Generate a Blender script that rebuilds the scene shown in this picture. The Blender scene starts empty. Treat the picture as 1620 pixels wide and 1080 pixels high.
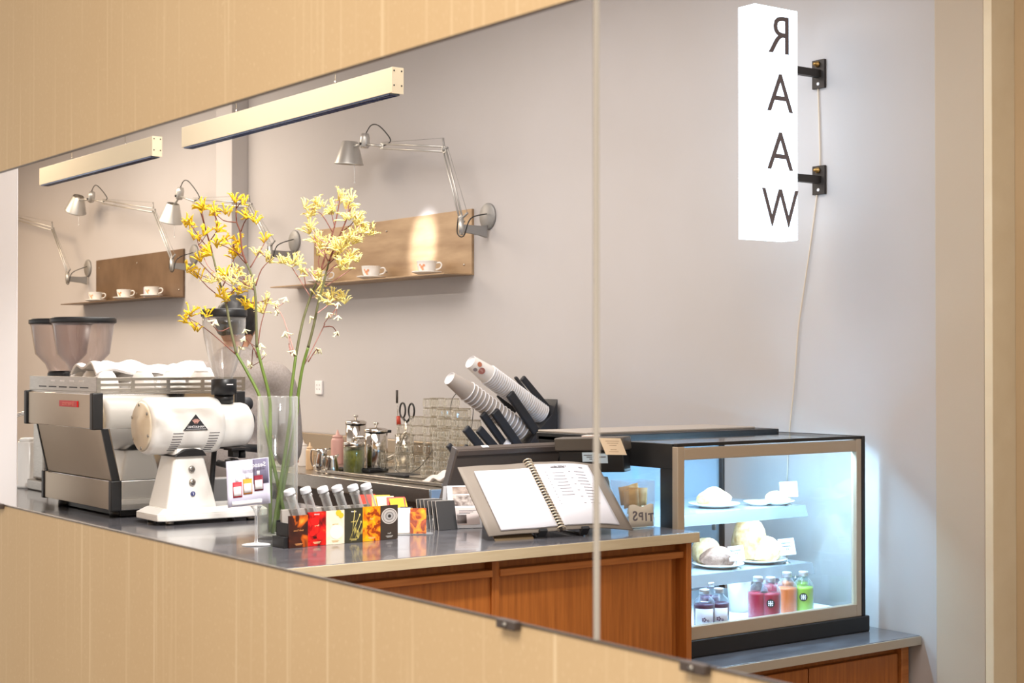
import bpy, bmesh, math, random
from mathutils import Vector, Matrix
random.seed(7)
V = Vector
# ---------------------------------------------------------------- camera
FPX, YAW, CZ = 2450.0, math.radians(36.3), 1.55
PITCH = math.atan(30 / FPX)
FH = V((math.sin(YAW), math.cos(YAW), 0)); RT = V((math.cos(YAW), -math.sin(YAW), 0)); UPZ = V((0, 0, 1))
FW = FH * math.cos(PITCH) + UPZ * math.sin(PITCH); UPV = UPZ * math.cos(PITCH) - FH * math.sin(PITCH)
scene = bpy.context.scene
C = scene.collection
cam = bpy.data.objects.new('camera', bpy.data.cameras.new('camera')); C.objects.link(cam)
cam.data.sensor_width = 36; cam.data.lens = 36 * FPX / 1620; cam.data.clip_start = .05
cam.matrix_world = Matrix(((RT.x, UPV.x, -FW.x, 0), (RT.y, UPV.y, -FW.y, 0), (RT.z, UPV.z, -FW.z, CZ), (0, 0, 0, 1)))
cam.data.dof.use_dof = True; cam.data.dof.focus_distance = 4.9; cam.data.dof.aperture_fstop = 9
scene.camera = cam
scene.cycles.transparent_max_bounces = 40
# ---------------------------------------------------------------- world, light, exposure
world = bpy.data.worlds.new('world'); scene.world = world; world.use_nodes = True
bg = world.node_tree.nodes['Background']; bg.inputs[0].default_value = (1, .955, .90, 1); bg.inputs[1].default_value = .60
vs = scene.view_settings
vs.view_transform = 'Standard'; vs.look = 'None'; vs.gamma = 1; vs.use_curve_mapping = False; vs.exposure = 0.78
def arealight(name, loc, sx, sy, power, col, rot=(0, 0, 0)):
    l = bpy.data.lights.new(name, 'AREA'); l.shape = 'RECTANGLE'; l.size = sx; l.size_y = sy; l.energy = power; l.color = col
    o = bpy.data.objects.new(name, l); C.objects.link(o); o.location = loc; o.rotation_euler = rot
    return o
def spot(name, loc, target, power, angle, col, blend=.4, size=.03):
    l = bpy.data.lights.new(name, 'SPOT'); l.energy = power; l.spot_size = math.radians(angle); l.spot_blend = blend; l.color = col; l.shadow_soft_size = size
    o = bpy.data.objects.new(name, l); C.objects.link(o); o.location = loc
    o.rotation_euler = (V(target) - V(loc)).to_track_quat('-Z', 'Y').to_euler()
    return o
arealight('ceiling_fill', (2.2, 2.2, 3.2), 1.6, 1.6, 25, (1, .96, .93))  # unseen overhead fills, added to light the room evenly
arealight('ceiling_fill', (2.6, 5.0, 3.2), 1.2, 2.0, 29, (1, .94, .88))
arealight('ceiling_fill', (2.8, 8.6, 3.2), 1.0, 2.2, 46, (1, .85, .68))
arealight('ceiling_fill', (2.3, 11.0, 3.2), 1.0, 1.6, 42, (1, .75, .50))  # extra fill added to lift the dark far wall
arealight('ceiling_fill', (-.6, .8, 3.2), 1.2, 1.6, 50, (1, .92, .79))  # fill added to brighten the beige wall on the camera side
spot('ceiling_downlight', (1.75, 2.3, 3.15), (2.1, 4.1, 1.15), 190, 50, (1, .97, .93), .8, .08)

# ---------------------------------------------------------------- helpers
def lin(c):
    return tuple(((x / 255) / 12.92 if x / 255 <= .04045 else ((x / 255 + .055) / 1.055) ** 2.4) for x in c) + (1,)
MATS = {}
def mat(name, col=(200, 200, 200), rough=.5, metal=0, emit=0, ecol=None, spec=.5, noise=0, nscale=20, stretch=(1, 1, 1), col2=None, bump=0, trans=0, coat=0, alpha=1):
    if name in MATS: return MATS[name]
    m = bpy.data.materials.new(name); m.use_nodes = True; nt = m.node_tree; b = nt.nodes['Principled BSDF']
    b.inputs['Base Color'].default_value = lin(col); b.inputs['Roughness'].default_value = rough; b.inputs['Metallic'].default_value = metal
    b.inputs['Specular IOR Level'].default_value = spec; b.inputs['Coat Weight'].default_value = coat
    b.inputs['Transmission Weight'].default_value = trans; b.inputs['Alpha'].default_value = alpha
    if emit:
        b.inputs['Emission Color'].default_value = lin(ecol or col); b.inputs['Emission Strength'].default_value = emit
    if noise or bump:
        tc = nt.nodes.new('ShaderNodeTexCoord'); mp = nt.nodes.new('ShaderNodeMapping'); mp.inputs['Scale'].default_value = stretch
        n = nt.nodes.new('ShaderNodeTexNoise'); n.inputs['Scale'].default_value = nscale; n.inputs['Detail'].default_value = 5
        nt.links.new(tc.outputs['Object'], mp.inputs[0]); nt.links.new(mp.outputs[0], n.inputs['Vector'])
        if noise:
            r = nt.nodes.new('ShaderNodeValToRGB'); r.color_ramp.elements[0].position = .5 - noise; r.color_ramp.elements[1].position = .5 + noise
            r.color_ramp.elements[0].color = lin(col2 or tuple(int(x * .8) for x in col)); r.color_ramp.elements[1].color = lin(col)
            nt.links.new(n.outputs['Fac'], r.inputs[0]); nt.links.new(r.outputs[0], b.inputs['Base Color'])
        if bump:
            bp = nt.nodes.new('ShaderNodeBump'); bp.inputs['Strength'].default_value = bump; bp.inputs['Distance'].default_value = .01
            nt.links.new(n.outputs['Fac'], bp.inputs['Height']); nt.links.new(bp.outputs[0], b.inputs['Normal'])
    MATS[name] = m
    return m
def glass(name, tint=(250, 252, 250), refl=1.0, blend=.25, edge=None, rough=.02):
    """thin clear glass or acrylic: mostly see-through, mirror-like and denser at grazing angles"""
    if name in MATS: return MATS[name]
    m = bpy.data.materials.new(name); m.use_nodes = True; nt = m.node_tree; nt.nodes.clear()
    out = nt.nodes.new('ShaderNodeOutputMaterial'); tr = nt.nodes.new('ShaderNodeBsdfTransparent'); gl = nt.nodes.new('ShaderNodeBsdfGlossy')
    tr.inputs[0].default_value = lin(tint); gl.inputs['Roughness'].default_value = rough
    lw = nt.nodes.new('ShaderNodeLayerWeight'); lw.inputs['Blend'].default_value = blend
    mx = nt.nodes.new('ShaderNodeMixShader'); mu = nt.nodes.new('ShaderNodeMath'); mu.operation = 'MULTIPLY'; mu.inputs[1].default_value = refl
    pw = nt.nodes.new('ShaderNodeMath'); pw.operation = 'POWER'; pw.inputs[1].default_value = 3.5; nt.links.new(lw.outputs['Facing'], pw.inputs[0])
    ad = nt.nodes.new('ShaderNodeMath'); ad.operation = 'MULTIPLY_ADD'; ad.inputs[1].default_value = .7; ad.inputs[2].default_value = .045; nt.links.new(pw.outputs[0], ad.inputs[0]); lw.inputs['Blend'].default_value = .5
    nt.links.new(ad.outputs[0], mu.inputs[0]); nt.links.new(mu.outputs[0], mx.inputs[0]); nt.links.new(tr.outputs[0], mx.inputs[1]); nt.links.new(gl.outputs[0], mx.inputs[2])
    last = mx
    if edge:
        df = nt.nodes.new('ShaderNodeBsdfDiffuse'); df.inputs[0].default_value = lin(edge[0])  # edge tone painted at grazing angles in place of rim reflections
        m2 = nt.nodes.new('ShaderNodeMixShader'); l2 = nt.nodes.new('ShaderNodeLayerWeight'); l2.inputs['Blend'].default_value = edge[1]
        m3 = nt.nodes.new('ShaderNodeMath'); m3.operation = 'MULTIPLY'; m3.inputs[1].default_value = edge[2]
        nt.links.new(l2.outputs['Facing'], m3.inputs[0]); nt.links.new(m3.outputs[0], m2.inputs[0]); nt.links.new(mx.outputs[0], m2.inputs[1]); nt.links.new(df.outputs[0], m2.inputs[2])
        last = m2
    nt.links.new(last.outputs[0], out.inputs[0])
    MATS[name] = m
    return m
def P(px, py, X=None, Y=None, Z=None, D=None):
    """point of the photograph (1620 x 1080) at a known plane of the room"""
    d = FW + RT * ((px - 810) / FPX) + UPV * ((540 - py) / FPX)
    t = X / d.x if X is not None else Y / d.y if Y is not None else (Z - CZ) / d.z if Z is not None else D
    return V((0, 0, CZ)) + d * t
def frame(o, e1, e2):
    """matrix with local x along e1, y along e2, z out along e1 x e2"""
    e1 = V(e1).normalized(); e2 = V(e2); e3 = e1.cross(e2).normalized(); e2 = e3.cross(e1)
    return Matrix(((e1.x, e2.x, e3.x, o[0]), (e1.y, e2.y, e3.y, o[1]), (e1.z, e2.z, e3.z, o[2]), (0, 0, 0, 1)))
def zframe(o, d):
    q = V(d).to_track_quat('Z', 'Y'); return Matrix.Translation(V(o)) @ q.to_matrix().to_4x4()
class G:
    def __init__(s): s.bm = bmesh.new()
    def box(s, a, b, bev=0, M=None, seg=2):
        x0, x1 = sorted((a[0], b[0])); y0, y1 = sorted((a[1], b[1])); z0, z1 = sorted((a[2], b[2]))
        vs = [s.bm.verts.new(v) for v in ((x0,y0,z0),(x1,y0,z0),(x1,y1,z0),(x0,y1,z0),(x0,y0,z1),(x1,y0,z1),(x1,y1,z1),(x0,y1,z1))]
        fs = [s.bm.faces.new([vs[i] for i in q]) for q in ((0,3,2,1),(4,5,6,7),(0,1,5,4),(1,2,6,5),(2,3,7,6),(3,0,4,7))]
        ver = set(vs)
        if bev:
            es = list({e for f in fs for e in f.edges})
            r = bmesh.ops.bevel(s.bm, geom=es, offset=bev, segments=seg, profile=.6, affect='EDGES', clamp_overlap=True)
            ver = {v for v in ver if v.is_valid} | set(r['verts'])
            for f in r['faces']: f.smooth = True
        if M is not None: bmesh.ops.transform(s.bm, matrix=M, verts=list(ver))
        return s
    def lathe(s, prof, M=None, seg=24, flute=None, flat=False, arc=None):
        M = M or Matrix.Identity(4); rings = []
        for k, (r, z) in enumerate(prof):
            if r < 1e-6: rings.append([s.bm.verts.new(M @ V((0, 0, z)))]); continue
            ring = []
            for i in range(seg):
                a = 2 * math.pi * i / seg; rr = r
                if flute and flute[1] <= k <= flute[2]: rr = r * (1 + flute[0] * (1 if i % 2 else -1))
                ring.append(s.bm.verts.new(M @ V((rr * math.cos(a), rr * math.sin(a), z))))
            rings.append(ring)
        for a, b in zip(rings, rings[1:]):
            n = max(len(a), len(b))
            if n == 1: continue
            for i in range(n):
                j = (i + 1) % n
                q = [a[i % len(a)], a[j % len(a)], b[j % len(b)], b[i % len(b)]]
                u = []
                for v in q:
                    if v not in u: u.append(v)
                if len(u) > 2:
                    f = s.bm.faces.new(u); f.smooth = not flat
        return s
    def tube(s, pts, r, seg=8, cap=True, smooth=0):
        pts = [V(p) for p in pts]
        if smooth:
            rs = r if isinstance(r, (list, tuple)) else [r] * len(pts)
            np_, nr = [], []
            for i in range(len(pts) - 1):
                p0, p1, p2, p3 = pts[max(i - 1, 0)], pts[i], pts[i + 1], pts[min(i + 2, len(pts) - 1)]
                for k in range(smooth):
                    t = k / smooth
                    np_.append(.5 * (2 * p1 + (p2 - p0) * t + (2 * p0 - 5 * p1 + 4 * p2 - p3) * t * t + (3 * p1 - p0 - 3 * p2 + p3) * t ** 3)); nr.append(rs[i] + (rs[i + 1] - rs[i]) * t)
            np_.append(pts[-1]); nr.append(rs[-1]); pts, r = np_, nr
        rs = r if isinstance(r, (list, tuple)) else [r] * len(pts)
        rings = []; up = None
        for i, p in enumerate(pts):
            t = (pts[min(i + 1, len(pts) - 1)] - pts[max(i - 1, 0)]).normalized()
            if up is None: up = t.orthogonal().normalized()
            up = (up - t * up.dot(t)); up = up.normalized() if up.length > 1e-6 else t.orthogonal().normalized()
            w = t.cross(up)
            rings.append([s.bm.verts.new(p + (up * math.cos(2 * math.pi * k / seg) + w * math.sin(2 * math.pi * k / seg)) * rs[i]) for k in range(seg)])
        for a, b in zip(rings, rings[1:]):
            for k in range(seg):
                f = s.bm.faces.new((a[k], a[(k + 1) % seg], b[(k + 1) % seg], b[k])); f.smooth = True
        if cap: s.bm.faces.new(rings[0][::-1]); s.bm.faces.new(rings[-1])
        return s
    def prism(s, poly, M, z0, z1, bev=0, smooth=False):
        lo = [s.bm.verts.new(M @ V((x, y, z0))) for x, y in poly]; hi = [s.bm.verts.new(M @ V((x, y, z1))) for x, y in poly]
        n = len(poly); fs = [s.bm.faces.new(lo[::-1]), s.bm.faces.new(hi)]
        for i in range(n):
            f = s.bm.faces.new((lo[i], lo[(i + 1) % n], hi[(i + 1) % n], hi[i])); f.smooth = smooth; fs.append(f)
        if bev:
            es = list({e for f in fs for e in f.edges})
            r = bmesh.ops.bevel(s.bm, geom=es, offset=bev, segments=2, profile=.6, affect='EDGES', clamp_overlap=True)
            for f in r['faces']: f.smooth = True
        return s
    def grid(s, fn, nu, nv, thick=0):
        """sheet from fn(u, v); with a thickness it becomes a closed slab"""
        def lay(off):
            rows = []
            for i in range(nu + 1):
                row = []
                for j in range(nv + 1):
                    u, v = i / nu, j / nv; p = V(fn(u, v))
                    if off:
                        e = 1e-3; n = (V(fn(min(u + e, 1), v)) - V(fn(max(u - e, 0), v))).cross(V(fn(u, min(v + e, 1))) - V(fn(u, max(v - e, 0)))).normalized(); p = p + n * off
                    row.append(s.bm.verts.new(p))
                rows.append(row)
            return rows
        a = lay(thick / 2 if thick else 0)
        def faces(r, rev):
            for i in range(nu):
                for j in range(nv):
                    q = (r[i][j], r[i + 1][j], r[i + 1][j + 1], r[i][j + 1]); f = s.bm.faces.new(q[::-1] if rev else q); f.smooth = True
        faces(a, False)
        if thick:
            b = lay(-thick / 2); faces(b, True)
            ring = [(i, 0) for i in range(nu)] + [(nu, j) for j in range(nv)] + [(i, nv) for i in range(nu, 0, -1)] + [(0, j) for j in range(nv, 0, -1)]
            for k in range(len(ring)):
                (i, j), (i2, j2) = ring[k], ring[(k + 1) % len(ring)]; s.bm.faces.new((a[i][j], b[i][j], b[i2][j2], a[i2][j2]))
        return s
    def ball(s, c, r, sub=2, scale=(1, 1, 1), M=None):
        m = Matrix.Translation(V(c)) @ (M or Matrix.Identity(4)) @ Matrix.Diagonal(V((r * scale[0], r * scale[1], r * scale[2], 1)))
        o = bmesh.ops.create_icosphere(s.bm, subdivisions=sub, radius=1, matrix=m)
        for v in o['verts']:
            for f in v.link_faces: f.smooth = True
        return s
    def add(s, me, M=None):
        n0 = len(s.bm.verts); s.bm.from_mesh(me); s.bm.verts.ensure_lookup_table()
        if M is not None: bmesh.ops.transform(s.bm, matrix=M, verts=s.bm.verts[n0:])
        return s
    def mesh(s, name, m, inv=None):
        if inv is not None: bmesh.ops.transform(s.bm, matrix=inv, verts=s.bm.verts[:])
        bmesh.ops.recalc_face_normals(s.bm, faces=s.bm.faces[:])
        me = bpy.data.meshes.new(name); s.bm.to_mesh(me); s.bm.free(); me.materials.append(m)
        return me
    def part(s, name, m, root, w=False, label=None):
        """child of a thing; w: the shape was laid out in room coordinates"""
        me = s.mesh(name, m, root_matrix(root).inverted() if w else None)
        o = bpy.data.objects.new(name, me); C.objects.link(o); o.parent = root
        if label: o['label'] = label
        return o
    def thing(s, name, m, label, cat, group=None, kind=None):
        """top-level one-mesh thing laid out in room coordinates, origin at its base"""
        co = [v.co for v in s.bm.verts]
        b = V(((min(c.x for c in co) + max(c.x for c in co)) / 2, (min(c.y for c in co) + max(c.y for c in co)) / 2, min(c.z for c in co)))
        me = s.mesh(name, m, Matrix.Translation(-b)); o = bpy.data.objects.new(name, me); C.objects.link(o); o.location = b
        if kind: o['kind'] = kind
        if label: o['label'] = label
        if cat: o['category'] = cat
        if group: o['group'] = group
        return o
def root_matrix(o):
    m = Matrix.Translation(o.location) @ o.rotation_euler.to_matrix().to_4x4()
    return root_matrix(o.parent) @ m if o.parent else m
def thing(name, label, cat, loc=(0, 0, 0), rotz=0, group=None, kind=None):
    o = bpy.data.objects.new(name, None); C.objects.link(o); o.empty_display_size = .05
    o.location = loc; o.rotation_euler = (0, 0, rotz)
    if label: o['label'] = label
    if cat: o['category'] = cat
    if group: o['group'] = group
    if kind: o['kind'] = kind
    return o
def copy_tree(o, parent=None):
    c = o.copy(); C.objects.link(c); c.parent = parent
    for ch in list(o.children): copy_tree(ch, c)
    return c
def text_mesh(body, size, mirror=True, extrude=.0004, align='CENTER', bold=0, sx=1):
    cu = bpy.data.curves.new('t', 'FONT'); cu.body = body; cu.size = size; cu.align_x = align; cu.align_y = 'CENTER'; cu.extrude = extrude; cu.resolution_u = 3; cu.offset = bold
    ob = bpy.data.objects.new('t', cu); C.objects.link(ob); dg = bpy.context.evaluated_depsgraph_get(); dg.update()
    me = bpy.data.meshes.new_from_object(ob.evaluated_get(dg)); bpy.data.objects.remove(ob); bpy.data.curves.remove(cu)
    for v in me.vertices: v.co.x *= (-sx if mirror else sx)
    return me
def disc_poly(r, n=20, c=(0, 0), sy=1):
    return [(c[0] + r * math.cos(2 * math.pi * i / n), c[1] + r * sy * math.sin(2 * math.pi * i / n)) for i in range(n)]
X_, Y_, Z_ = V((1, 0, 0)), V((0, 1, 0)), V((0, 0, 1))
I4 = Matrix.Identity(4)

# ---------------------------------------------------------------- materials
def streak_wall():
    m = bpy.data.materials.new('beige_panel'); m.use_nodes = True; nt = m.node_tree; b = nt.nodes['Principled BSDF']; b.inputs['Roughness'].default_value = .55; b.inputs['Specular IOR Level'].default_value = .3
    tc = nt.nodes.new('ShaderNodeTexCoord'); L = nt.links.new
    def noise(scale, st, detail=2):
        mp = nt.nodes.new('ShaderNodeMapping'); mp.inputs['Scale'].default_value = st; n = nt.nodes.new('ShaderNodeTexNoise'); n.inputs['Scale'].default_value = scale; n.inputs['Detail'].default_value = detail
        L(tc.outputs['Object'], mp.inputs[0]); L(mp.outputs[0], n.inputs['Vector']); return n
    def ramp(n, a, c):
        r = nt.nodes.new('ShaderNodeMapRange'); r.inputs[1].default_value = a; r.inputs[2].default_value = c; L(n.outputs['Fac'], r.inputs[0]); return r
    st = ramp(noise(110, (1, 1, .012), 1), .62, .78)       # long fine vertical streaks
    sp = ramp(noise(330, (1, 1, .35), 2), .60, .78)        # speckle
    bl = ramp(noise(1.4, (1, 1, 1), 2), .3, .7)
    base = nt.nodes.new('ShaderNodeMix'); base.data_type = 'RGBA'; base.inputs[6].default_value = lin((206, 174, 132)); base.inputs[7].default_value = lin((212, 182, 141)); L(bl.outputs[0], base.inputs[0])
    mxx = nt.nodes.new('ShaderNodeMath'); mxx.operation = 'MAXIMUM'; L(st.outputs[0], mxx.inputs[0]); L(sp.outputs[0], mxx.inputs[1])
    mu = nt.nodes.new('ShaderNodeMath'); mu.operation = 'MULTIPLY'; mu.inputs[1].default_value = .58; L(mxx.outputs[0], mu.inputs[0])
    mix = nt.nodes.new('ShaderNodeMix'); mix.data_type = 'RGBA'; mix.inputs[7].default_value = lin((240, 216, 178)); L(mu.outputs[0], mix.inputs[0]); L(base.outputs[2], mix.inputs[6])
    L(mix.outputs[2], b.inputs['Base Color'])
    return m
M_panel = streak_wall()
M_wall = mat('wall_paint', (192, 188, 188), .75, noise=.35, nscale=2.0, col2=(187, 182, 180), bump=.03, spec=.2)
M_wall2 = mat('wall_paint_warm', (200, 176, 142), .75, noise=.3, nscale=3, col2=(192, 166, 130), spec=.2)
M_cream = mat('cream_frame', (226, 212, 184), .6, noise=.25, nscale=9, col2=(218, 202, 172), bump=.05)
M_white = mat('white_paint', (236, 233, 234), .6)
M_floor = mat('floor_concrete', (128, 116, 104), .5, noise=.3, nscale=5)
M_stone = mat('dark_worktop', (112, 112, 118), .16, noise=.22, nscale=9, col2=(88, 87, 92), stretch=(1, 2.2, 1), coat=.3)
M_edge = mat('worktop_edge', (206, 190, 160), .4, noise=.25, nscale=30, stretch=(.3, 3, 3), col2=(194, 176, 144))
M_wood = mat('teak', (190, 112, 46), .42, noise=.28, nscale=16, stretch=(6, 6, .35), col2=(152, 84, 30), bump=.05)
M_wood2 = mat('teak_lip', (206, 130, 66), .4, noise=.28, nscale=16, stretch=(.4, 6, 6), col2=(172, 98, 44))
M_steel = mat('brushed_steel', (190, 184, 176), .28, 1, noise=.3, nscale=30, stretch=(1, 1, 12), col2=(168, 162, 154))
M_steel2 = mat('steel_back_panel', (178, 162, 142), .32, 1)
M_chrome = mat('chrome', (225, 224, 222), .07, 1)
M_alu = mat('lamp_aluminium', (196, 194, 190), .38, .75)
M_aluD = mat('lamp_cast_grey', (150, 148, 146), .5, .4)
M_black = mat('black_plastic', (26, 26, 28), .4)
M_black2 = mat('soft_black', (38, 39, 44), .55)
M_dark = mat('dark_metal', (58, 52, 48), .4, .3)
M_wire = mat('cable_black', (30, 30, 32), .5)
M_ceram = mat('white_ceramic', (240, 238, 234), .22, coat=.3)
M_paper = mat('white_paper', (240, 239, 242), .8)
M_ink = mat('ink_grey', (96, 94, 98), .8)
M_enamel = mat('white_enamel', (246, 244, 240), .25, coat=.3)
M_glass = glass('clear_glass', (252, 253, 253), .8, .2)
M_acryl = glass('acrylic', (252, 253, 254), 1.0, .25, edge=((244, 247, 250), .25, .4))

# ---------------------------------------------------------------- the room
def struct(g, name, m): return g.thing(name, m, None, None, kind='structure')
struct(G().box((-3, -3, -.1), (6, 13.2, 0)), 'floor', M_floor)
struct(G().box((-3, -.5, 3.3), (6, 13.2, 3.4)), 'ceiling', M_white)
wb = thing('wall_back', None, None, (4.05, 3.0, 0), kind='structure')
G().box((4.05, 3.172, 0), (4.2, 13.0, 3.3)).part('wall_plaster', M_wall, wb, True)
G().box((3.945, 8.08, 0), (4.05, 8.285, 3.3), .004).part('pilaster', M_wall, wb, True)
struct(G().box((4.0, 2.985, 0), (4.2, 3.172, 3.3), .004), 'wall_pier', mat('pier_paint', (190, 177, 160), .75, noise=.35, nscale=2, col2=(184, 170, 152), spec=.2))
struct(G().box((4.0, 2.955, 0), (4.115, 2.985, 3.3), .002), 'trim_1', M_cream)
struct(G().box((4.115, -.5, 0), (4.25, 2.985, 3.3)), 'wall_right', M_wall2)
struct(G().box((1.28, 5.06, 0), (1.703, 5.5, 3.3), .004), 'wall_left', M_white)
struct(G().box((1.0, 12.9, 0), (4.2, 13.05, 3.3)), 'wall_far', M_wall2)
# the beige panelled wall; the mirror's opening shows the room it reflects
OZ0, OZ1, OY0, OY1 = 1.2655, 1.9235, .35, 3.75
T = .018; FL = .03
wf = thing('wall_front', None, None, (1.0, 2.0, 0), kind='structure')
def chamfer_wall(y0, y1, z0, z1, fy0, fy1, fz0, fz1):
    """slab whose back face is smaller by the chamfers next to the opening"""
    g = G(); bm = g.bm
    a = [bm.verts.new(v) for v in ((1.0, y0, z0), (1.0, y1, z0), (1.0, y1, z1), (1.0, y0, z1))]
    b = [bm.verts.new(v) for v in ((1.0 + T, y0 + fy0, z0 + fz0), (1.0 + T, y1 - fy1, z0 + fz0), (1.0 + T, y1 - fy1, z1 - fz1), (1.0 + T, y0 + fy0, z1 - fz1))]
    bm.faces.new(a); bm.faces.new(b[::-1])
    for i in range(4): bm.faces.new((a[i], a[(i + 1) % 4], b[(i + 1) % 4], b[i]))
    return g
chamfer_wall(-.5, 5.0, 0, OZ0, 0, 0, 0, FL).part('wall_panel', M_panel, wf, True)
chamfer_wall(-.5, 5.0, OZ1, 3.3, 0, 0, FL, 0).part('wall_panel', M_panel, wf, True)
chamfer_wall(-.5, OY0, OZ0, OZ1, 0, FL, 0, 0).part('wall_panel', M_panel, wf, True)
chamfer_wall(OY1, 5.0, OZ0, OZ1, FL, 0, 0, 0).part('wall_panel', M_panel, wf, True)
# two frameless mirror panels: polished edges meeting in a seam, dark clips below
M_medge = mat('mirror_edge_dark', (92, 78, 66), .35, .3)
M_mbev = mat('mirror_edge_bevel', (206, 194, 178), .2, .55)
M_clip = mat('clip_brown', (84, 72, 66), .5, .2)
YS = P(941, 540, X=1.0).y
for y0, y1, lab, clips, side in ((YS, OY1, 'long frameless mirror panel left of the vertical seam, showing the coffee bar', (1.361, 3.062), 1), (OY0, YS, 'frameless mirror panel right of the vertical seam, showing the lit pastry case', (1.066,), -1)):
    mr = thing('wall_mirror', lab, 'mirror', (1.0, (y0 + y1) / 2, OZ0), 0, 'mirror panels on the beige wall')
    G().box((.9985, y0, OZ0 - .001), (1.003, y1, OZ0 + .0012)).part('lower_edge', M_medge, mr, True)
    G().box((.9985, y0, OZ1 - .0012), (1.003, y1, OZ1 + .001)).part('upper_edge', M_medge, mr, True)
    ys = y0 if side > 0 else y1
    if side > 0: G().box((.999, ys, OZ0), (1.004, ys + .0016, OZ1)).part('seam_edge', mat('mirror_seam', (150, 140, 132), .25, .5), mr, True)
    else: G().box((.999, ys - .0028, OZ0), (1.004, ys, OZ1)).part('seam_edge', M_mbev, mr, True)
    for yc in clips:
        cl = G().box((.990, yc - .017, OZ0 - .007), (1.0, yc + .017, OZ0 + .003), .0015).part('clip', M_clip, mr, True)
        G().lathe([(0, 0), (.003, 0), (.003, .0015), (0, .0015)], frame((.990, yc, OZ0 - .002), (0, -1, 0), (0, 0, 1)), 10).part('screw', M_steel, cl, True)

# ---------------------------------------------------------------- counters
CT = 1.05
top = G()
poly = [(1.42, 3.33), (3.12, 3.33), (3.12, 4.22), (2.62, 4.22), (2.62, 7.2), (1.73, 7.2), (1.73, 4.9), (1.42, 4.9)]
wt = thing('worktop', 'dark polished worktop with pale edge, carrying the espresso machine and menu', 'worktop', (2.2, 4.2, CT - .03))
top.prism(poly, I4, CT - .028, CT, .002).part('slab', M_stone, wt, True)
G().box((1.42, 3.326, CT - .03), (3.124, 3.3305, CT - .0015), .001).part('edge_band', M_edge, wt, True)
G().box((3.1195, 3.33, CT - .03), (3.124, 4.22, CT - .0015), .001).part('edge_band', M_edge, wt, True)
def cabinet(x0, x1, label, lastpanel):
    c = thing('cabinet', label, 'cabinet', ((x0 + x1) / 2, 3.6, 0), 0, 'wooden cabinets of the bar')
    G().box((x0, 3.40, .08), (x1, 4.15, CT - .03)).part('carcass', M_wood, c, True)
    G().box((x0 + .002, 3.44, 0), (x1 - .002, 4.1, .08)).part('plinth', M_black2, c, True)
    G().box((x0 + .012, 3.376, .10), (x1 - (.055 if lastpanel else .012), 3.40, .972), .002).part('door', M_wood, c, True)
    G().box((x0 + .012, 3.362, .972), (x1 - (.02 if lastpanel else .012), 3.40, .992), .003).part('finger_rail', M_wood2, c, True)
    G().box((x0, 3.368, .08), (x0 + .012, 3.40, CT - .03), .001).part('stile', M_wood, c, True)
    G().box((x1 - (.02 if lastpanel else .012), 3.352 if lastpanel else 3.368, .08), (x1, 3.40, CT - .03), .001).part('stile', M_wood, c, True)
    return c
XD = 2.42
cabinet(XD, 3.115, 'teak cabinet at the right end of the bar, beside the pastry case', True)
cabinet(1.70, XD, 'teak cabinet left of the middle upright, below the printed tube box', False)
cabinet(1.45, 1.70, 'narrow teak cabinet at the hidden corner of the bar', False)
sc = thing('cabinet', 'teak base under the espresso machine along the aisle', 'cabinet', (2.0, 5.6, 0), 0, 'wooden cabinets of the bar')
G().box((1.76, 4.16, .08), (2.56, 7.15, CT - .03)).part('carcass', M_wood, sc, True)
G().box((1.8, 4.2, 0), (2.5, 7.1, .08)).part('plinth', M_black2, sc, True)
# low unit under the pastry case
lw = thing('low_worktop', 'grey stone ledge carrying the pastry case', 'worktop', (3.58, 3.7, .63))
G().box((3.13, 3.27, .632), (4.045, 4.2, .66), .003).part('slab', M_stone, lw, True)
G().box((3.13, 3.266, .630), (4.045, 3.2705, .658), .001).part('edge_band', mat('ledge_edge', (176, 164, 148), .4), lw, True)
lc = thing('cabinet', 'low teak cabinet under the lit pastry case', 'cabinet', (3.58, 3.7, 0), 0, 'wooden cabinets of the bar')
G().box((3.14, 3.34, .08), (4.035, 4.18, .63)).part('carcass', M_wood, lc, True)
G().box((3.16, 3.38, 0), (4.02, 4.1, .08)).part('plinth', M_black2, lc, True)
for a, b in ((3.152, 3.57), (3.576, 3.99)):
    G().box((a, 3.318, .10), (b, 3.34, .60), .002).part('door', M_wood, lc, True)
G().box((4.0, 3.31, .08), (4.035, 3.34, .63), .002).part('stile', M_wood2, lc, True)
# back counter along the wall
bk = thing('back_counter', 'steel back counter along the wall with pots and stacked glasses', 'counter', (3.68, 6.5, 0))
G().box((3.31, 5.05, CT - .06), (4.045, 8.07, CT), .004).part('worktop', M_steel, bk, True)
G().box((3.40, 5.07, .08), (4.04, 8.05, CT - .06)).part('carcass', mat('counter_brown', (104, 78, 56), .4, noise=.3, nscale=12, stretch=(6, 6, .4)), bk, True)
G().box((3.45, 5.1, 0), (4.0, 8.0, .08)).part('plinth', M_black2, bk, True)
G().box((3.99, 5.3, CT), (4.045, 8.07, CT + .115), .003).part('backsplash', M_steel2, bk, True)
G().box((3.314, 5.040, CT - .056), (4.04, 5.0505, CT - .004), .001).part('end_cap', mat('end_cap_blue_grey', (150, 168, 186), .4, .2), bk, True)

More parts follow.
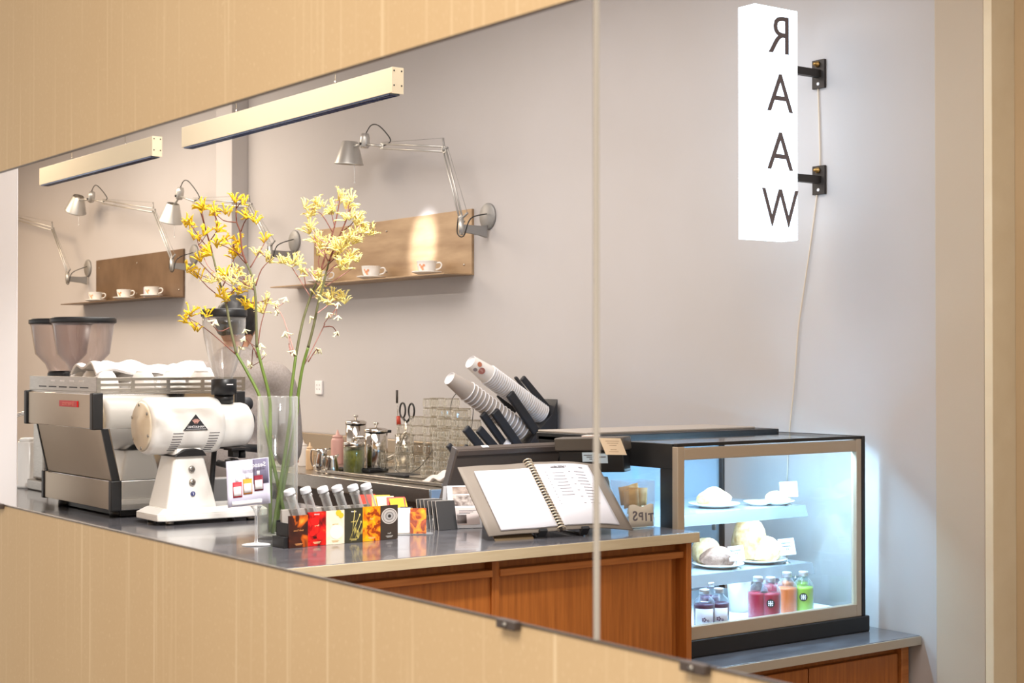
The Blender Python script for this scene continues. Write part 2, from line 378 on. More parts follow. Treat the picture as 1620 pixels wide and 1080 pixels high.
# ---------------------------------------------------------------- pastry case
CX0, CX1, CY0, CY1, CYM = 3.128, 3.95, 3.43, 4.11, 3.81
dc = thing('pastry_case', 'glass pastry case with black frame and cold blue-white light', 'display case', (3.54, 3.77, .66))
M_frame = mat('case_frame_beige', (186, 170, 150), .35, .35)
M_in = mat('case_lining', (226, 236, 244), .5)
G().box((CX0 - .005, CY0 - .012, .66), (CX1 + .022, CY1 + .01, .712), .004).part('base', M_black, dc, True)
G().box((CX0 + .01, CY0 + .02, .712), (CX1 - .01, CY1 - .02, .728)).part('floor_panel', M_in, dc, True)
for n, a, b in (('front_post', (CX0, CY0 - .004, .712), (CX0 + .028, CY0 + .02, 1.292)), ('front_post', (CX1 - .032, CY0 - .004, .712), (CX1 - .008, CY0 + .02, 1.292)),
                ('front_rail', (CX0 + .028, CY0 - .004, .712), (CX1 - .032, CY0 + .02, .752)), ('front_rail', (CX0 + .028, CY0 - .004, 1.252), (CX1 - .032, CY0 + .02, 1.288))):
    G().box(a, b, .002).part(n, M_frame, dc, True)
for n, a, b in (('corner_post', (CX1 - .008, CY0 - .006, .712), (CX1 + .008, CY0 + .02, 1.302)), ('top_rail', (CX0, CY0 - .002, 1.292), (CX1 - .008, CY0 + .012, 1.302)),
                ('top_rail', (CX1 - .006, CY0 + .02, 1.290), (CX1 + .008, CY1, 1.302)), ('top_rail', (CX0, CY0 + .02, 1.225), (CX0 + .014, CY1, 1.300)),
                ('side_post', (CX0 + .001, CY0 + .02, .712), (CX0 + .014, CY0 + .075, 1.225)), ('side_post', (CX0 + .001, 3.84, .712), (CX0 + .014, CY1, 1.225)),
                ('side_rail', (CX0 + .001, CY0 + .075, .712), (CX0 + .014, 3.84, .80)), ('rear_post', (CX1 - .006, CY1 - .03, .712), (CX1 + .006, CY1, 1.290))):
    G().box(a, b, .0015).part(n, M_black, dc, True)
rd = G().box((CX0, CYM, 1.286), (CX1 + .006, CY1 + .012, 1.312), .003).part('rear_deck', M_black, dc, True)
G().box((CX0 + .004, CYM + .05, 1.312), (CX1 - .06, CY1 + .008, 1.319), .002).part('deck_panel', mat('deck_grey', (176, 166, 156), .35), rd, True)
G().box((CX0 + .028, CY0 + .006, .752), (CX1 - .032, CY0 + .011, 1.252)).part('front_pane', M_glass, dc, True)
G().box((CX0 + .005, CY0 + .075, .80), (CX0 + .009, 3.84, 1.225)).part('side_pane', M_glass, dc, True)
G().box((CX1 - .004, CY0 + .02, .712), (CX1, CY1 - .03, 1.290)).part('side_pane', M_glass, dc, True)
G().box((CX0 + .002, CY0 + .012, 1.296), (CX1 - .006, CYM, 1.301)).part('top_pane', M_glass, dc, True)
for k, (a, b) in enumerate(((CX0 + .014, 3.55), (3.53, CX1 - .006))):
    G().box((a, CY1 - .022 + .01 * k, .728), (b, CY1 - .018 + .01 * k, 1.286)).part('sliding_door', glass('haze_tinted_door', (196, 222, 240), .6, .3, edge=((225, 238, 248), .5, .9), rough=.3), dc, True)  # door glass whitened to paint in the case's bright blue haze
# LED strip behind the upper front rail
led = G().box((CX0 + .04, CY0 + .022, 1.268), (CX1 - .045, CY0 + .036, 1.282), .002).part('led_strip', mat('led_cold', (205, 232, 255), .5, emit=9, ecol=(130, 198, 255)), dc, True)
for zs, yf, nm in ((1.062, 3.63, 0), (.872, 3.60, 1)):
    sh = G().box((CX0 + .03, yf + .004, zs - .006), (3.895, CY1 - .05, zs), .001).part('wire_tray', mat('tray_steel', (200, 208, 214), .25, .6), dc, True)
    g = G(); pr = [(yf + .008, zs), (yf, zs), (yf - .012, zs - .036), (yf - .0105, zs - .037), (yf + .003, zs - .003), (yf + .008, zs - .003)]
    g.prism(pr, Matrix(((0, 0, 1, 0), (1, 0, 0, 0), (0, 1, 0, 0), (0, 0, 0, 1))), CX0 + .03, 3.895)
    g.part('tray_lip', mat('tray_lip_steel', (186, 196, 204), .22, .7), sh, True)
    for xx in (CX0 + .05, 3.88):
        G().box((xx - .004, CY1 - .06, zs - .12), (xx + .004, CY1 - .045, zs)).part('bracket', M_steel, sh, True)
arealight('case_led', (3.54, CY0 + .03, 1.262), .72, .02, 7, (.40, .72, 1), (math.radians(25), 0, 0))
arealight('case_led_rear', (3.54, 3.76, 1.28), .72, .03, 2.6, (.40, .72, 1))

for zs, yf in ((1.062, 3.63), (.872, 3.60)):
    arealight('tray_fill', (3.52, yf + .03, zs - .012), .68, .012, 1.6, (.55, .80, 1), (math.radians(20), 0, 0))  # added fill below each tray to brighten pastries and bottles
def plate(x, y, z, r, label):
    G().lathe([(0, 0), (r * .55, 0), (r * .62, .004), (r, .013), (r, .016), (r * .6, .008), (0, .006)], Matrix.Translation((x, y, z)), 32).thing('plate', M_ceram, label, 'plate', 'plates in the pastry case')
M_crust = mat('pastry_crust', (236, 214, 172), .6, noise=.22, nscale=45, col2=(196, 150, 92), bump=.4)
M_brown = mat('brown_crust', (176, 138, 118), .7, noise=.25, nscale=60, col2=(120, 86, 74), bump=.5)
def lump(c, scale, m, label, cat, seedv, rot=0, n=.18, tri=False):
    rnd = random.Random(seedv); g = G(); g.ball((0, 0, 0), 1, 3); scale = tuple(q * 1.18 for q in scale)
    ph = [(rnd.uniform(-3, 3), rnd.uniform(-3, 3), rnd.uniform(-3, 3), rnd.uniform(0, 6)) for _ in range(5)]
    for v in g.bm.verts:
        k = 1 + sum(n * .4 * math.sin(p[0] * v.co.x * 1.6 + p[1] * v.co.y * 1.6 + p[2] * v.co.z * 1.6 + p[3]) for p in ph) / 1.5
        co = v.co * k
        if tri: co.x *= (1.15 - .55 * (co.y * .5 + .5)); co.z *= (1.2 - .5 * abs(co.x))
        co.z = max(co.z, -.55)
        v.co = V((co.x * scale[0], co.y * scale[1], (co.z + .55) * scale[2]))
    bmesh.ops.transform(g.bm, matrix=Matrix.Translation(V(c)) @ Matrix.Rotation(rot, 4, 'Z'), verts=g.bm.verts[:])
    g.thing('pastry', m, label, cat, 'pastries in the lit case')
CXP = lambda px, Y: P(px, 900, Y=Y).x
plate(CXP(1136, 3.70), 3.70, .872, .085, 'white plate under the brown loaf on the middle tray')
lump((CXP(1134, 3.69), 3.69, .882), (.058, .045, .032), M_brown, 'brown sugared loaf on the left plate of the middle tray', 'pastry', 3, .4)
lump((CXP(1118, 3.76), 3.76, .882), (.05, .04, .045), M_crust, 'pale puff behind the brown loaf on the middle tray', 'pastry', 8, 1)
plate(CXP(1200, 3.71), 3.71, .872, .095, 'white plate under the folded turnovers on the middle tray')
lump((CXP(1187, 3.75), 3.75, .880), (.06, .05, .075), M_crust, 'tall folded turnover at the back of the middle tray', 'pastry', 5, .5, tri=True)
lump((CXP(1212, 3.69), 3.69, .880), (.045, .04, .042), M_crust, 'small golden turnover in front of the tall one', 'pastry', 6, -.4, tri=True)
plate(3.83, 3.70, 1.062, .06, 'small white plate at the right end of the top tray')
lump((3.83, 3.70, 1.072), (.035, .035, .02), M_crust, 'low round bun at the right end of the top tray', 'pastry', 11)
plate(CXP(1130, 3.76), 3.76, 1.062, .085, 'white plate under the long bread on the top tray')
lump((CXP(1130, 3.76), 3.76, 1.072), (.075, .035, .03), M_crust, 'long twisted bread on the top tray', 'pastry', 13, .3)
plate(CXP(1200, 3.72), 3.72, 1.062, .05, 'tiny white plate in the middle of the top tray')
lump((3.20, 3.69, 1.062), (.028, .028, .022), M_crust, 'small pale bun at the left end of the top tray', 'pastry', 21)
def price_card(o, w, h, tilt, label, lines, size=.012):
    t = thing('price_card', label, 'sign', o, math.radians(tilt), 'price cards in the pastry case')
    G().lathe([(0, 0), (.012, 0), (.012, .003), (.002, .005), (.0018, .03), (0, .03)], I4, 12).part('stand', M_steel, t)
    G().tube([(-.005, -.003, .028), (-.005, -.003, .038)], .001, 5).tube([(.005, -.003, .028), (.005, -.003, .038)], .001, 5).tube([(-.005, 0, .03), (.005, 0, .03)], .001, 5).part('clip', M_steel, t)
    fr = frame((0, 0, .028 + h / 2), (1, .0, .04), (0, .25, 1))
    cd = G().box((-w / 2, -h / 2, -.0004), (w / 2, h / 2, .0004), 0, fr).part('card', M_paper, t)
    for i, s in enumerate(lines):
        G().add(text_mesh(s, size), fr @ Matrix.Translation((0, h / 2 - .014 - i * size * 1.1, .001))).part('lettering', M_ink, cd)
price_card((CXP(1165, 3.63), 3.63, .872), .058, .048, -14, 'white price card in front of the brown loaf', ('Lemon Loaf', '3.5'), .009)
price_card((CXP(1245, 3.635), 3.635, .872), .062, .055, -14, 'white price card right of the turnovers on the middle tray', ('Chocolate', 'Croissant', '4.5'), .010)
price_card((CXP(1248, 3.66), 3.66, 1.062), .06, .052, -35, 'white price card tilted on the top tray', ('Scone', '4'), .010)
# bottles on the floor of the case
M_cap = mat('cap_silver', (206, 210, 214), .3, .6)
M_bglass = glass('bottle_glass', (236, 244, 248), 1, .3, edge=((220, 232, 240), .3, .5))
def juice(x, y, col, label, rad=.031, h=.115, mark=None, white_label=False):
    t = thing('juice_bottle', label, 'bottle', (x, y, .728), 0, 'bottles on the floor of the pastry case')
    sq = lambda r, z: (r, z)
    G().lathe([(0, 0), (rad * .95, .0), (rad, .004), (rad, h * .60), (rad * .97, h * .66), (0, h * .66)], I4, 28).part('juice', mat('juice_%d_%d_%d' % col, col, .25), t)
    G().lathe([(rad * 1.03, 0), (rad * 1.04, h * .66), (rad * .95, h * .76), (rad * .5, h * .88), (rad * .42, h * .94), (rad * .42, h)], I4, 28).part('glass_body', M_bglass, t)
    G().lathe([(0, h * .93), (rad * .5, h * .93), (rad * .5, h * 1.04), (rad * .46, h * 1.06), (0, h * 1.06)], I4, 20).part('cap', M_cap, t)
    a = math.atan2(-y, -x)
    d = V((math.cos(a), math.sin(a), 0)); e = V((-d.y, d.x, 0))
    if mark:
        fr = frame(d * (rad * 1.05) + V((0, 0, h * .42)), e, (0, 0, 1))
        s = G().prism(disc_poly(rad * .42), fr, 0, .001).part('sticker', M_black, t)
        g = G().box((-.0018, -.008, .001), (.0018, .008, .0014), 0, fr).box((-.008, -.0018, .001), (.008, .0018, .0014), 0, fr)
        for q in range(4):
            g.prism(disc_poly(.0022, 8, (.008 * math.cos(q * 1.571 + .785), .008 * math.sin(q * 1.571 + .785))), fr, .001, .0014)
        g.part('emblem', M_paper, s)
    if white_label:
        n = 9; g = G()
        def fn(u, v):
            b = a - .95 + 1.9 * u; return (rad * 1.05 * math.cos(b), rad * 1.05 * math.sin(b), h * .05 + h * .5 * v)
        lb = g.grid(fn, n, 1, .0006).part('paper_label', mat('bottle_label', (226, 222, 232), .7), t)
        fr = frame(d * (rad * 1.07) + V((0, 0, h * .26)), e, (0, 0, 1)); g = G()
        for q in range(5):
            g.prism(disc_poly(.0026, 8, (.0048 * math.cos(q * 1.257), .0048 * math.sin(q * 1.257))), fr, 0, .0006)
        for q in range(5):
            g.prism(disc_poly(.0014, 8, (.012 + .0026 * math.cos(q * 1.257), -.003 + .0026 * math.sin(q * 1.257))), fr, 0, .0006)
        g.part('flower_print', mat('plum_print', (92, 58, 96), .7), lb)
RED, ORG, GRN, PUR = (196, 30, 66), (238, 122, 60), (176, 206, 70), (92, 34, 78)
juice(CXP(1199, 3.53), 3.53, RED, 'red juice bottle with no sticker in view, left of the orange one', .0315, .125)
juice(CXP(1219, 3.50), 3.50, RED, 'red juice bottle with round black sticker in the pastry case', .0315, .125, True)
juice(CXP(1245, 3.55), 3.55, ORG, 'orange juice bottle between the red and the green', .0315, .125)
juice(CXP(1271, 3.53), 3.53, GRN, 'green juice bottle with round black sticker in the pastry case', .0315, .125, True)
juice(CXP(1222, 3.62), 3.62, RED, 'red juice bottle in the second row behind the orange one', .031, .125)
juice(CXP(1246, 3.64), 3.64, ORG, 'orange juice bottle in the second row of the case', .031, .125)
juice(CXP(1264, 3.62), 3.62, GRN, 'green juice bottle in the second row of the case', .031, .125)
juice(CXP(1114, 3.50), 3.50, PUR, 'dark plum bottle at the left edge of the pastry case', .0315, .112, None, True)
juice(CXP(1137, 3.49), 3.49, PUR, 'dark plum bottle with flower print on its white label', .0315, .112, None, True)
juice(CXP(1122, 3.60), 3.60, PUR, 'dark plum bottle behind the labelled pair', .0315, .112, None, True)
t = thing('paper_cup', 'plain white paper cup standing among the bottles in the case', 'cup', (CXP(1169, 3.66), 3.66, .728))
G().lathe([(0, .003), (.028, .003), (.029, 0), (.03, 0), (.041, .105), (.043, .107), (.041, .11), (.0395, .107), (.0285, .006), (0, .005)], I4, 28).part('cup_wall', M_paper, t)
G().lathe([(.0405, .1045), (.043, .107), (.041, .1115), (.039, .107)], I4, 28).part('rim', M_paper, t)

# ---------------------------------------------------------------- lit sign
SX0, SX1, SY0, SY1, SZ0, SZ1 = 3.690, 3.893, 3.66, 3.738, 1.957, 2.737
sg = thing('light_box_sign', 'tall white light box sign lettered downwards, projecting from the wall', 'sign', (3.79, 3.70, SZ0))
bx_ = G().box((SX0, SY0, SZ0), (SX1, SY1, SZ1), .002).part('light_box', mat('sign_lit', (250, 253, 252), .4, emit=2.0, ecol=(214, 236, 255)), sg, True)
G().box((SX0 - .0006, SY0 - .0006, SZ0 + .205), (SX1, SY1 + .0006, SZ0 + .2062)).part('panel_joint', mat('joint_pale', (225, 232, 236), .5, emit=1.6, ecol=(225, 240, 250)), bx_, True)
M_let = mat('sign_letter', (104, 92, 92), .5)
zc = [P(1228, y, Y=SY0).z for y in (58, 150, 242, 332)]
for ch, z in zip('RAAW', zc):
    me = text_mesh(ch, .186, True, .0012, 'CENTER', -.0006, .90 if ch == 'W' else 1.0); g = G().add(me, frame((3.808, SY0 - .001, z), (1, 0, 0), (0, 0, 1)))
    o = g.part('letter', M_let, bx_, True)
M_brk = mat('bracket_black', (52, 46, 42), .5, .4)
for zz in (2.545, 2.176):
    a = G().box((SX1 - .002, 3.688, zz - .012), (4.04, 3.712, zz + .014), .001).part('bracket_arm', M_brk, sg, True)
    pl = G().box((4.038, 3.672, zz - .05), (4.049, 3.728, zz + .05), .001).part('wall_plate', M_brk, sg, True)
    G().lathe([(0, 0), (.011, 0), (.011, .007), (.006, .008), (.006, .02), (0, .02)], frame((4.038, 3.70, zz + .034), (0, -1, 0), (0, 0, 1)), 6).part('bolt', mat('brass_bolt', (176, 142, 84), .35, .9), pl, True)
    G().lathe([(0, 0), (.006, 0), (.006, .001), (0, .001)], frame((4.038, 3.70, zz - .034), (0, -1, 0), (0, 0, 1)), 12).part('hole', M_paper, pl, True)
cord = [P(1294, 138, X=4.043), P(1296, 200, X=4.043), P(1297, 262, X=4.043), P(1292, 310, X=4.043), P(1283, 380, X=4.043), P(1270, 470, X=4.043), P(1263, 520, X=4.043), P(1257, 600, X=4.043), P(1251, 660, X=4.043), P(1247, 705, X=4.043), P(1245, 760, X=4.043)]
G().tube(cord, .0026, 6, smooth=4).thing('power_cord', mat('cord_cream', (214, 198, 176), .6), 'thin cream cord running down the wall from the lit sign', 'cord')

# ---------------------------------------------------------------- shelves and cups
M_shelf = mat('shelf_bronze', (192, 164, 130), .36, .3, noise=.3, nscale=6, stretch=(1, .5, 3), col2=(140, 110, 80))
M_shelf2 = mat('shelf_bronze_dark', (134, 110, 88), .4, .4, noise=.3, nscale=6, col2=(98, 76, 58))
def shelf(y0, y1, yb1, label, m):
    t = thing('wall_shelf', label, 'shelf', (4.04, (y0 + y1) / 2, 1.945), 0, 'folded metal shelves on the back wall')
    p = G().box((4.036, y0, 1.945), (4.049, y1, 2.243), .001).part('back_panel', m, t, True)
    G().box((3.885, y0, 1.940), (4.05, yb1, 1.946), .001).part('shelf_board', m, t, True)
    for yy in (y0 + .06, (y0 + y1) / 2, y1 - .06):
        for zz in (1.99, 2.19):
            G().lathe([(0, 0), (.006, 0), (.005, .003), (0, .004)], frame((4.036, yy, zz), (0, -1, 0), (0, 0, 1)), 10).part('screw', M_steel, p, True)
shelf(5.806, 7.28, 7.49, 'bronze metal shelf with a bright lamp spot on its back panel', M_shelf)
shelf(8.94, 10.375, 10.65, 'darker bronze metal shelf far down the wall, carrying three cups', M_shelf2)
M_orange = mat('cup_orange_print', (230, 158, 116), .4)
def cup(y, x, label, ang):
    s = G().lathe([(0, 0), (.035, 0), (.04, .004), (.066, .012), (.072, .016), (.071, .0185), (.045, .010), (.03, .007), (0, .007)], Matrix.Translation((x, y, 1.946)), 32)
    s.thing('saucer', M_ceram, 'white saucer ' + label[1], 'saucer', 'saucers on the wall shelves')
    t = thing('coffee_cup', 'white cup with orange print ' + label[0], 'cup', (x, y, 1.9535), ang, 'cups on the wall shelves')
    G().lathe([(0, .003), (.022, .003), (.023, 0), (.026, 0), (.028, .004), (.040, .02), (.045, .04), (.047, .058), (.0485, .060), (.046, .061), (.043, .042), (.036, .018), (.022, .007), (0, .006)], I4, 28).part('bowl', M_ceram, t)
    G().tube([(.043, 0, .050), (.062, 0, .053), (.070, 0, .042), (.062, 0, .026), (.041, 0, .020)], .0038, 8, smooth=5).part('handle', M_ceram, t)
    g = G()
    for k, (aa, z, r) in enumerate(((-2.0, .030, .008), (-1.75, .038, .006), (-2.2, .040, .005), (-1.9, .020, .005))):
        rr = .0445 if z > .03 else .042
        d = V((math.cos(aa), math.sin(aa), 0)); g.prism(disc_poly(r, 9), frame(d * rr + V((0, 0, z)), (-d.y, d.x, 0), (-d.x * -.25, -d.y * -.25, 1)), -.001, .0016)
    g.part('print', M_orange, t)
for (px, py, lab) in ((675, 432, ('on the right saucer under the lamp spot', 'under the lamp-lit cup')), (587, 440, ('left of the lamp-lit cup on the near shelf', 'left of the lamp-lit cup on the near shelf')), (507, 450, ('half hidden behind the yellow flowers', 'half hidden behind the yellow flowers')),
                      (240, 470, ('at the right of the far shelf', 'at the right of the far shelf')), (196, 472, ('in the middle of the far shelf', 'in the middle of the far shelf')), (151, 474, ('at the left end of the far shelf', 'at the left end of the far shelf'))):
    y = P(px, py, X=3.955).y; cup(y, 3.955, lab, math.radians(-40))
G().box((3.98, 9.36, 1.946), (4.02, 9.42, 2.02), .004).thing('tin', mat('tin_lilac', (190, 180, 200), .5), 'small lilac tin beside the right cup of the far shelf', 'tin')

# ---------------------------------------------------------------- jointed wall lamps
def wall_lamp(Yd, pts, label, shade_dir, XA=3.9):
    """disc on the wall, post, two sprung arms and a conical shade; pts: base joint, elbow, wrist, head, shade centre"""
    b, e, w, h, s = [V(p) for p in pts]
    t = thing('wall_lamp', label, 'lamp', (4.05, Yd, 2.2), 0, 'jointed aluminium wall lamps')
    d = G().lathe([(0, 0), (.06, 0), (.06, .008), (.056, .012), (0, .012)], frame((4.05, Yd, 2.2), (0, -1, 0), (0, 0, 1)), 36).part('wall_disc', M_aluD, t, True)
    G().prism([(0, .012), (0, -.046), (.04, -.036), (XA * 0 + 4.04 - b.x, -.026), (4.04 - b.x, .008), (.04, .004)], frame((4.038, Yd + .009, b.z - .03), (-1, 0, 0), (0, 0, 1)), -.018, 0, .002).part('bracket', M_aluD, t, True)
    G().tube([(b.x, Yd, b.z - .07), (b.x, Yd, b.z + .0)], .012, 12).part('pivot', M_alu, t, True)
    up = Z_
    b2 = V((b.x, Yd, b.z))
    # lower arm: pair of thin tubes, upper arm the same, spring wires above
    for p, q, nm in ((b2, e, 'lower_arm'), (e, w, 'upper_arm')):
        dr = (q - p).normalized(); n = V((0, -dr.z, dr.y)).normalized() * .011
        g = G().tube([p + n, q + n], .0045, 8).tube([p - n, q - n], .0045, 8)
        g.box((-.006, -.014, -.004), (.018, .014, .004), .001, frame(p, dr, n)).box((-.018, -.014, -.004), (.006, .014, .004), .001, frame(q, dr, n))
        g.part(nm, M_alu, t, True)
        pe = q + V((0, 0, .05)) + (V((0, -.012, 0))) if nm == 'upper_arm' else None
    g = G().tube([e, e + V((0, .012, .052))], .005, 8).tube([e + V((0, 0, 0)), e + V((0, -.028, .004))], .005, 8).ball(e, .012, 2).part('elbow', M_aluD, t, True)
    G().tube([e + V((0, .012, .052)), w + V((0, 0, .018))], .0012, 5).tube([e + V((0, -.028, .004)), b2 + V((0, -.05, .022))], .0012, 5).part('spring_wire', M_aluD, t, True)
    G().tube([b2, b2 + V((0, -.05, .025))], .005, 8).ball(b2, .012, 2).part('base_joint', M_aluD, t, True)
    G().tube([w, h], .006, 8).ball(w, .010, 2).part('neck', M_alu, t, True)
    sd = V(shade_dir).normalized()
    hd = (h - s).normalized()
    hz = zframe(h + sd * .03, -sd)
    hs = G().lathe([(0, -.02), (.018, -.02), (.024, -.008), (.024, .03), (.018, .052), (0, .055)], zframe(h, (s - h).cross(X_).cross(s - h) * 0 - sd), 20).part('lamp_holder', M_alu, t, True)
    G().lathe([(0, 0), (.007, 0), (.007, .004), (0, .004)], frame(h + V((-.0245, 0, 0)), (0, -1, 0), (0, 0, 1)), 12).part('switch_knob', M_black, hs, True)
    G().tube([h, s - sd * .03], .008, 8).part('shade_stem', M_alu, hs, True)
    zs = zframe(s - sd * .055, sd)
    G().lathe([(.036, 0), (.040, .004), (.071, .108), (.074, .114), (.0725, .115), (.069, .108), (.038, .006), (.034, .003)], zs, 36).part('shade', M_alu, t, True)
    G().lathe([(0, .012), (.016, .012), (.02, .03), (.024, .055), (.018, .078), (0, .084)], zs, 18).part('bulb', mat('bulb_glass', (245, 244, 240), .3), t, True)
    G().tube([h + V((0, 0, .04)), h + V((0, -.06, .085)), h + V((0, -.14, .07)), w + V((0, -.08, .02)), w + V((0, -.02, .0))], .003, 6, smooth=5).part('cable', M_wire, t, True)
    G().tube([e + (b2 - e) * .97 + V((0, .02, 0)), b2 + V((0, .03, -.06)), b2 + V((0, -.02, -.075)), b2 + V((.01, -.06, 0)), V((4.035, Yd - .005, 2.21))], .003, 6, smooth=5).part('cable', M_wire, t, True)
    G().tube([s + sd * .05 + V((0, -.05, 0)), s + sd * .05 + V((0, -.055, -.10))], .0016, 5).ball(s + sd * .05 + V((0, -.055, -.105)), .005, 1).part('pull_rod', mat('pull_white', (240, 240, 240), .4), t, True)
XA = 3.9
def lp(*pp): return [P(x, y, X=XA) for x, y in pp]
wall_lamp(5.692, lp((752, 344), (703, 236), (604, 231), (577, 228), (553, 241)), 'wall lamp over the bright spot on the near shelf', (0, .10, -1))
wall_lamp(7.514, lp((452, 386), (395, 324), (306, 318), (284, 310), (272, 336)), 'wall lamp partly behind the yellow flowers', (0, .35, -1))
wall_lamp(8.80, lp((285, 408), (243, 333), (162, 319), (144, 315), (122, 322)), 'wall lamp above the far shelf, shade tipped left', (0, .55, -1))
b4 = lp((122, 430), (83, 362), (0, 338), (-18, 334), (-35, 345))
wall_lamp(10.553, b4, 'furthest wall lamp, its arm cut by the white column', (0, .3, -1))

# ---------------------------------------------------------------- hanging linear lights
M_pend = mat('pendant_cream', (240, 224, 192), .5)
for y0, y1, lab in ((4.47, 6.17, 'cream linear pendant light nearer the seam'), (6.48, 7.93, 'cream linear pendant light further left')):
    t = thing('linear_pendant', lab, 'light', (2.8, (y0 + y1) / 2, 2.456), 0, 'linear lights hung above the aisle')
    hb = G().box((2.7775, y0, 2.460), (2.8225, y1, 2.546), .001).part('housing', M_pend, t, True)
    ec = G().box((2.7765, y0 - .002, 2.457), (2.8235, y0, 2.547), .0005).part('end_cap', M_pend, t, True)
    for xx in (2.785, 2.815):
        for zz in (2.485, 2.535): G().lathe([(0, 0), (.003, 0), (.003, .001), (0, .001)], frame((xx, y0 - .002, zz), (1, 0, 0), (0, 0, 1)), 8).part('screw', M_black, ec, True)
    g = G().box((2.781, y0 + .02, 2.4592), (2.819, y1 - .02, 2.4602))
    n = 60
    for i in range(n):
        yy = y0 + .02 + (y1 - y0 - .04) * i / (n - 1); g.box((2.781, yy - .002, 2.4545), (2.819, yy + .002, 2.4595))
    g.box((2.779, y0 + .02, 2.4545), (2.782, y1 - .02, 2.4595)).box((2.818, y0 + .02, 2.4545), (2.821, y1 - .02, 2.4595))
    lo = g.part('louvre', mat('louvre_blue_chrome', (120, 140, 176), .15, .9), t, True)
    for f in (.25, .72):
        yy = y0 + (y1 - y0) * f; G().tube([(2.8, yy, 2.546), (2.8, yy, 3.3)], .0012, 5).lathe([(0, 0), (.005, 0), (.004, .016), (0, .018)], Matrix.Translation((2.8, yy, 2.546)), 8).part('suspension_wire', M_steel, t, True)
    arealight('pendant_light', (2.8, (y0 + y1) / 2, 2.452), .03, y1 - y0 - .1, 5, (1, .93, .84))
# shelf accent from a ceiling spot out of view
y_s = P(668, 365, X=4.03).y
spot('accent_spot', (2.9, y_s - .35, 3.2), (4.03, y_s, 2.11), 420, 10, (.93, .96, 1), .8)

# ---------------------------------------------------------------- wall outlet
oy, oz = 7.238, 1.406
t = thing('wall_outlet', 'white double socket on the wall behind the bar', 'outlet', (4.048, oy, oz - .036))
pl = G().box((4.040, oy - .036, oz - .036), (4.05, oy + .036, oz + .036), .003).part('cover_plate', M_white, t, True)
g = G()
for dy in (-.014, .014):
    for dz in (-.012, .010):
        g.box((4.0392, oy + dy - .004, oz + dz), (4.0402, oy + dy - .0025, oz + dz + .008)).box((4.0392, oy + dy + .0025, oz + dz), (4.0402, oy + dy + .004, oz + dz + .008))
g.part('slots', M_ink, pl, True)

# ---------------------------------------------------------------- espresso machine
em = thing('espresso_machine', 'steel espresso machine with black corner posts and red badge', 'espresso machine', (2.1, 5.0, CT))
EX, EY0, EY1 = 1.815, 4.68, 5.31
Mx = lambda prof: Matrix(((1, 0, 0, 0), (0, 0, 1, 0), (0, 1, 0, 0), (0, 0, 0, 1)))   # poly (x,z) extruded along y
def xz(poly, y0, y1, bev=0): return G().prism(poly, Mx(0), y0, y1, bev)
up = xz([(EX + .004, 1.334), (2.32, 1.334), (2.32, 1.444), (EX + .004, 1.444)], EY0 + .004, EY1 - .004, .002).part('upper_body', M_chrome, em, True)
G().box((EX, EY0 + .03, 1.336), (EX + .006, EY1 - .03, 1.442), .001).part('rear_panel', M_steel2, up, True)
wa = xz([(EX + .030, 1.334), (2.14, 1.334), (2.20, 1.17), (EX + .066, 1.17)], EY0 + .012, EY1 - .03, .002).part('waist', M_steel2, em, True)
G().prism([(EX + .055, 1.334), (2.10, 1.334), (2.17, 1.17), (EX + .09, 1.17)], Mx(0), EY0 + .008, EY0 + .0125).part('waist_side_panel', M_chrome, wa, True)
for y in (EY0 + .006, EY1 - .036):
    xz([(EX + .028, 1.334), (EX + .050, 1.334), (EX + .088, 1.17), (EX + .064, 1.17)], y, y + .010, .001).part('waist_trim', M_black, wa, True)
ba = xz([(EX + .066, 1.076), (2.44, 1.076), (2.44, 1.168), (EX + .066, 1.168)], EY0 + .004, EY1 - .004, .002).part('base_body', M_chrome, em, True)
G().box((EX + .060, EY0 + .028, 1.078), (EX + .067, EY1 - .02, 1.166), .001).part('rear_panel', M_steel2, ba, True)
G().box((EX + .3, EY0 + .0025, 1.092), (EX + .36, EY0 + .0045, 1.122)).part('rating_plate', mat('plate_grey', (150, 148, 144), .4, .3), ba, True)
for y in (EY0 - .002, EY1 - .022):
    G().box((EX - .006, y, 1.332), (EX + .03, y + .024, 1.448), .004).part('corner_post', M_black, em, True)
    G().box((EX + .056, y, 1.074), (EX + .092, y + .024, 1.17), .004).part('corner_post', M_black, em, True)
G().box((2.30, EY0 - .002, 1.332), (2.336, EY0 + .022, 1.448), .004).part('corner_post', M_black, em, True)
G().box((2.06, EY0 + .0015, 1.40), (2.13, EY0 + .0035, 1.432)).part('vent_plate', M_black2, em, True)
for x in (1.93, 2.36):
    for y in (4.76, 5.22): G().lathe([(0, 1.05), (.03, 1.05), (.03, 1.066), (.022, 1.078), (0, 1.078)], Matrix.Translation((x, y, 0)), 16).part('foot', M_black, em, True)
G().box((1.92, 4.72, 1.054), (2.38, 5.27, 1.077)).part('under_tray', M_black, em, True)
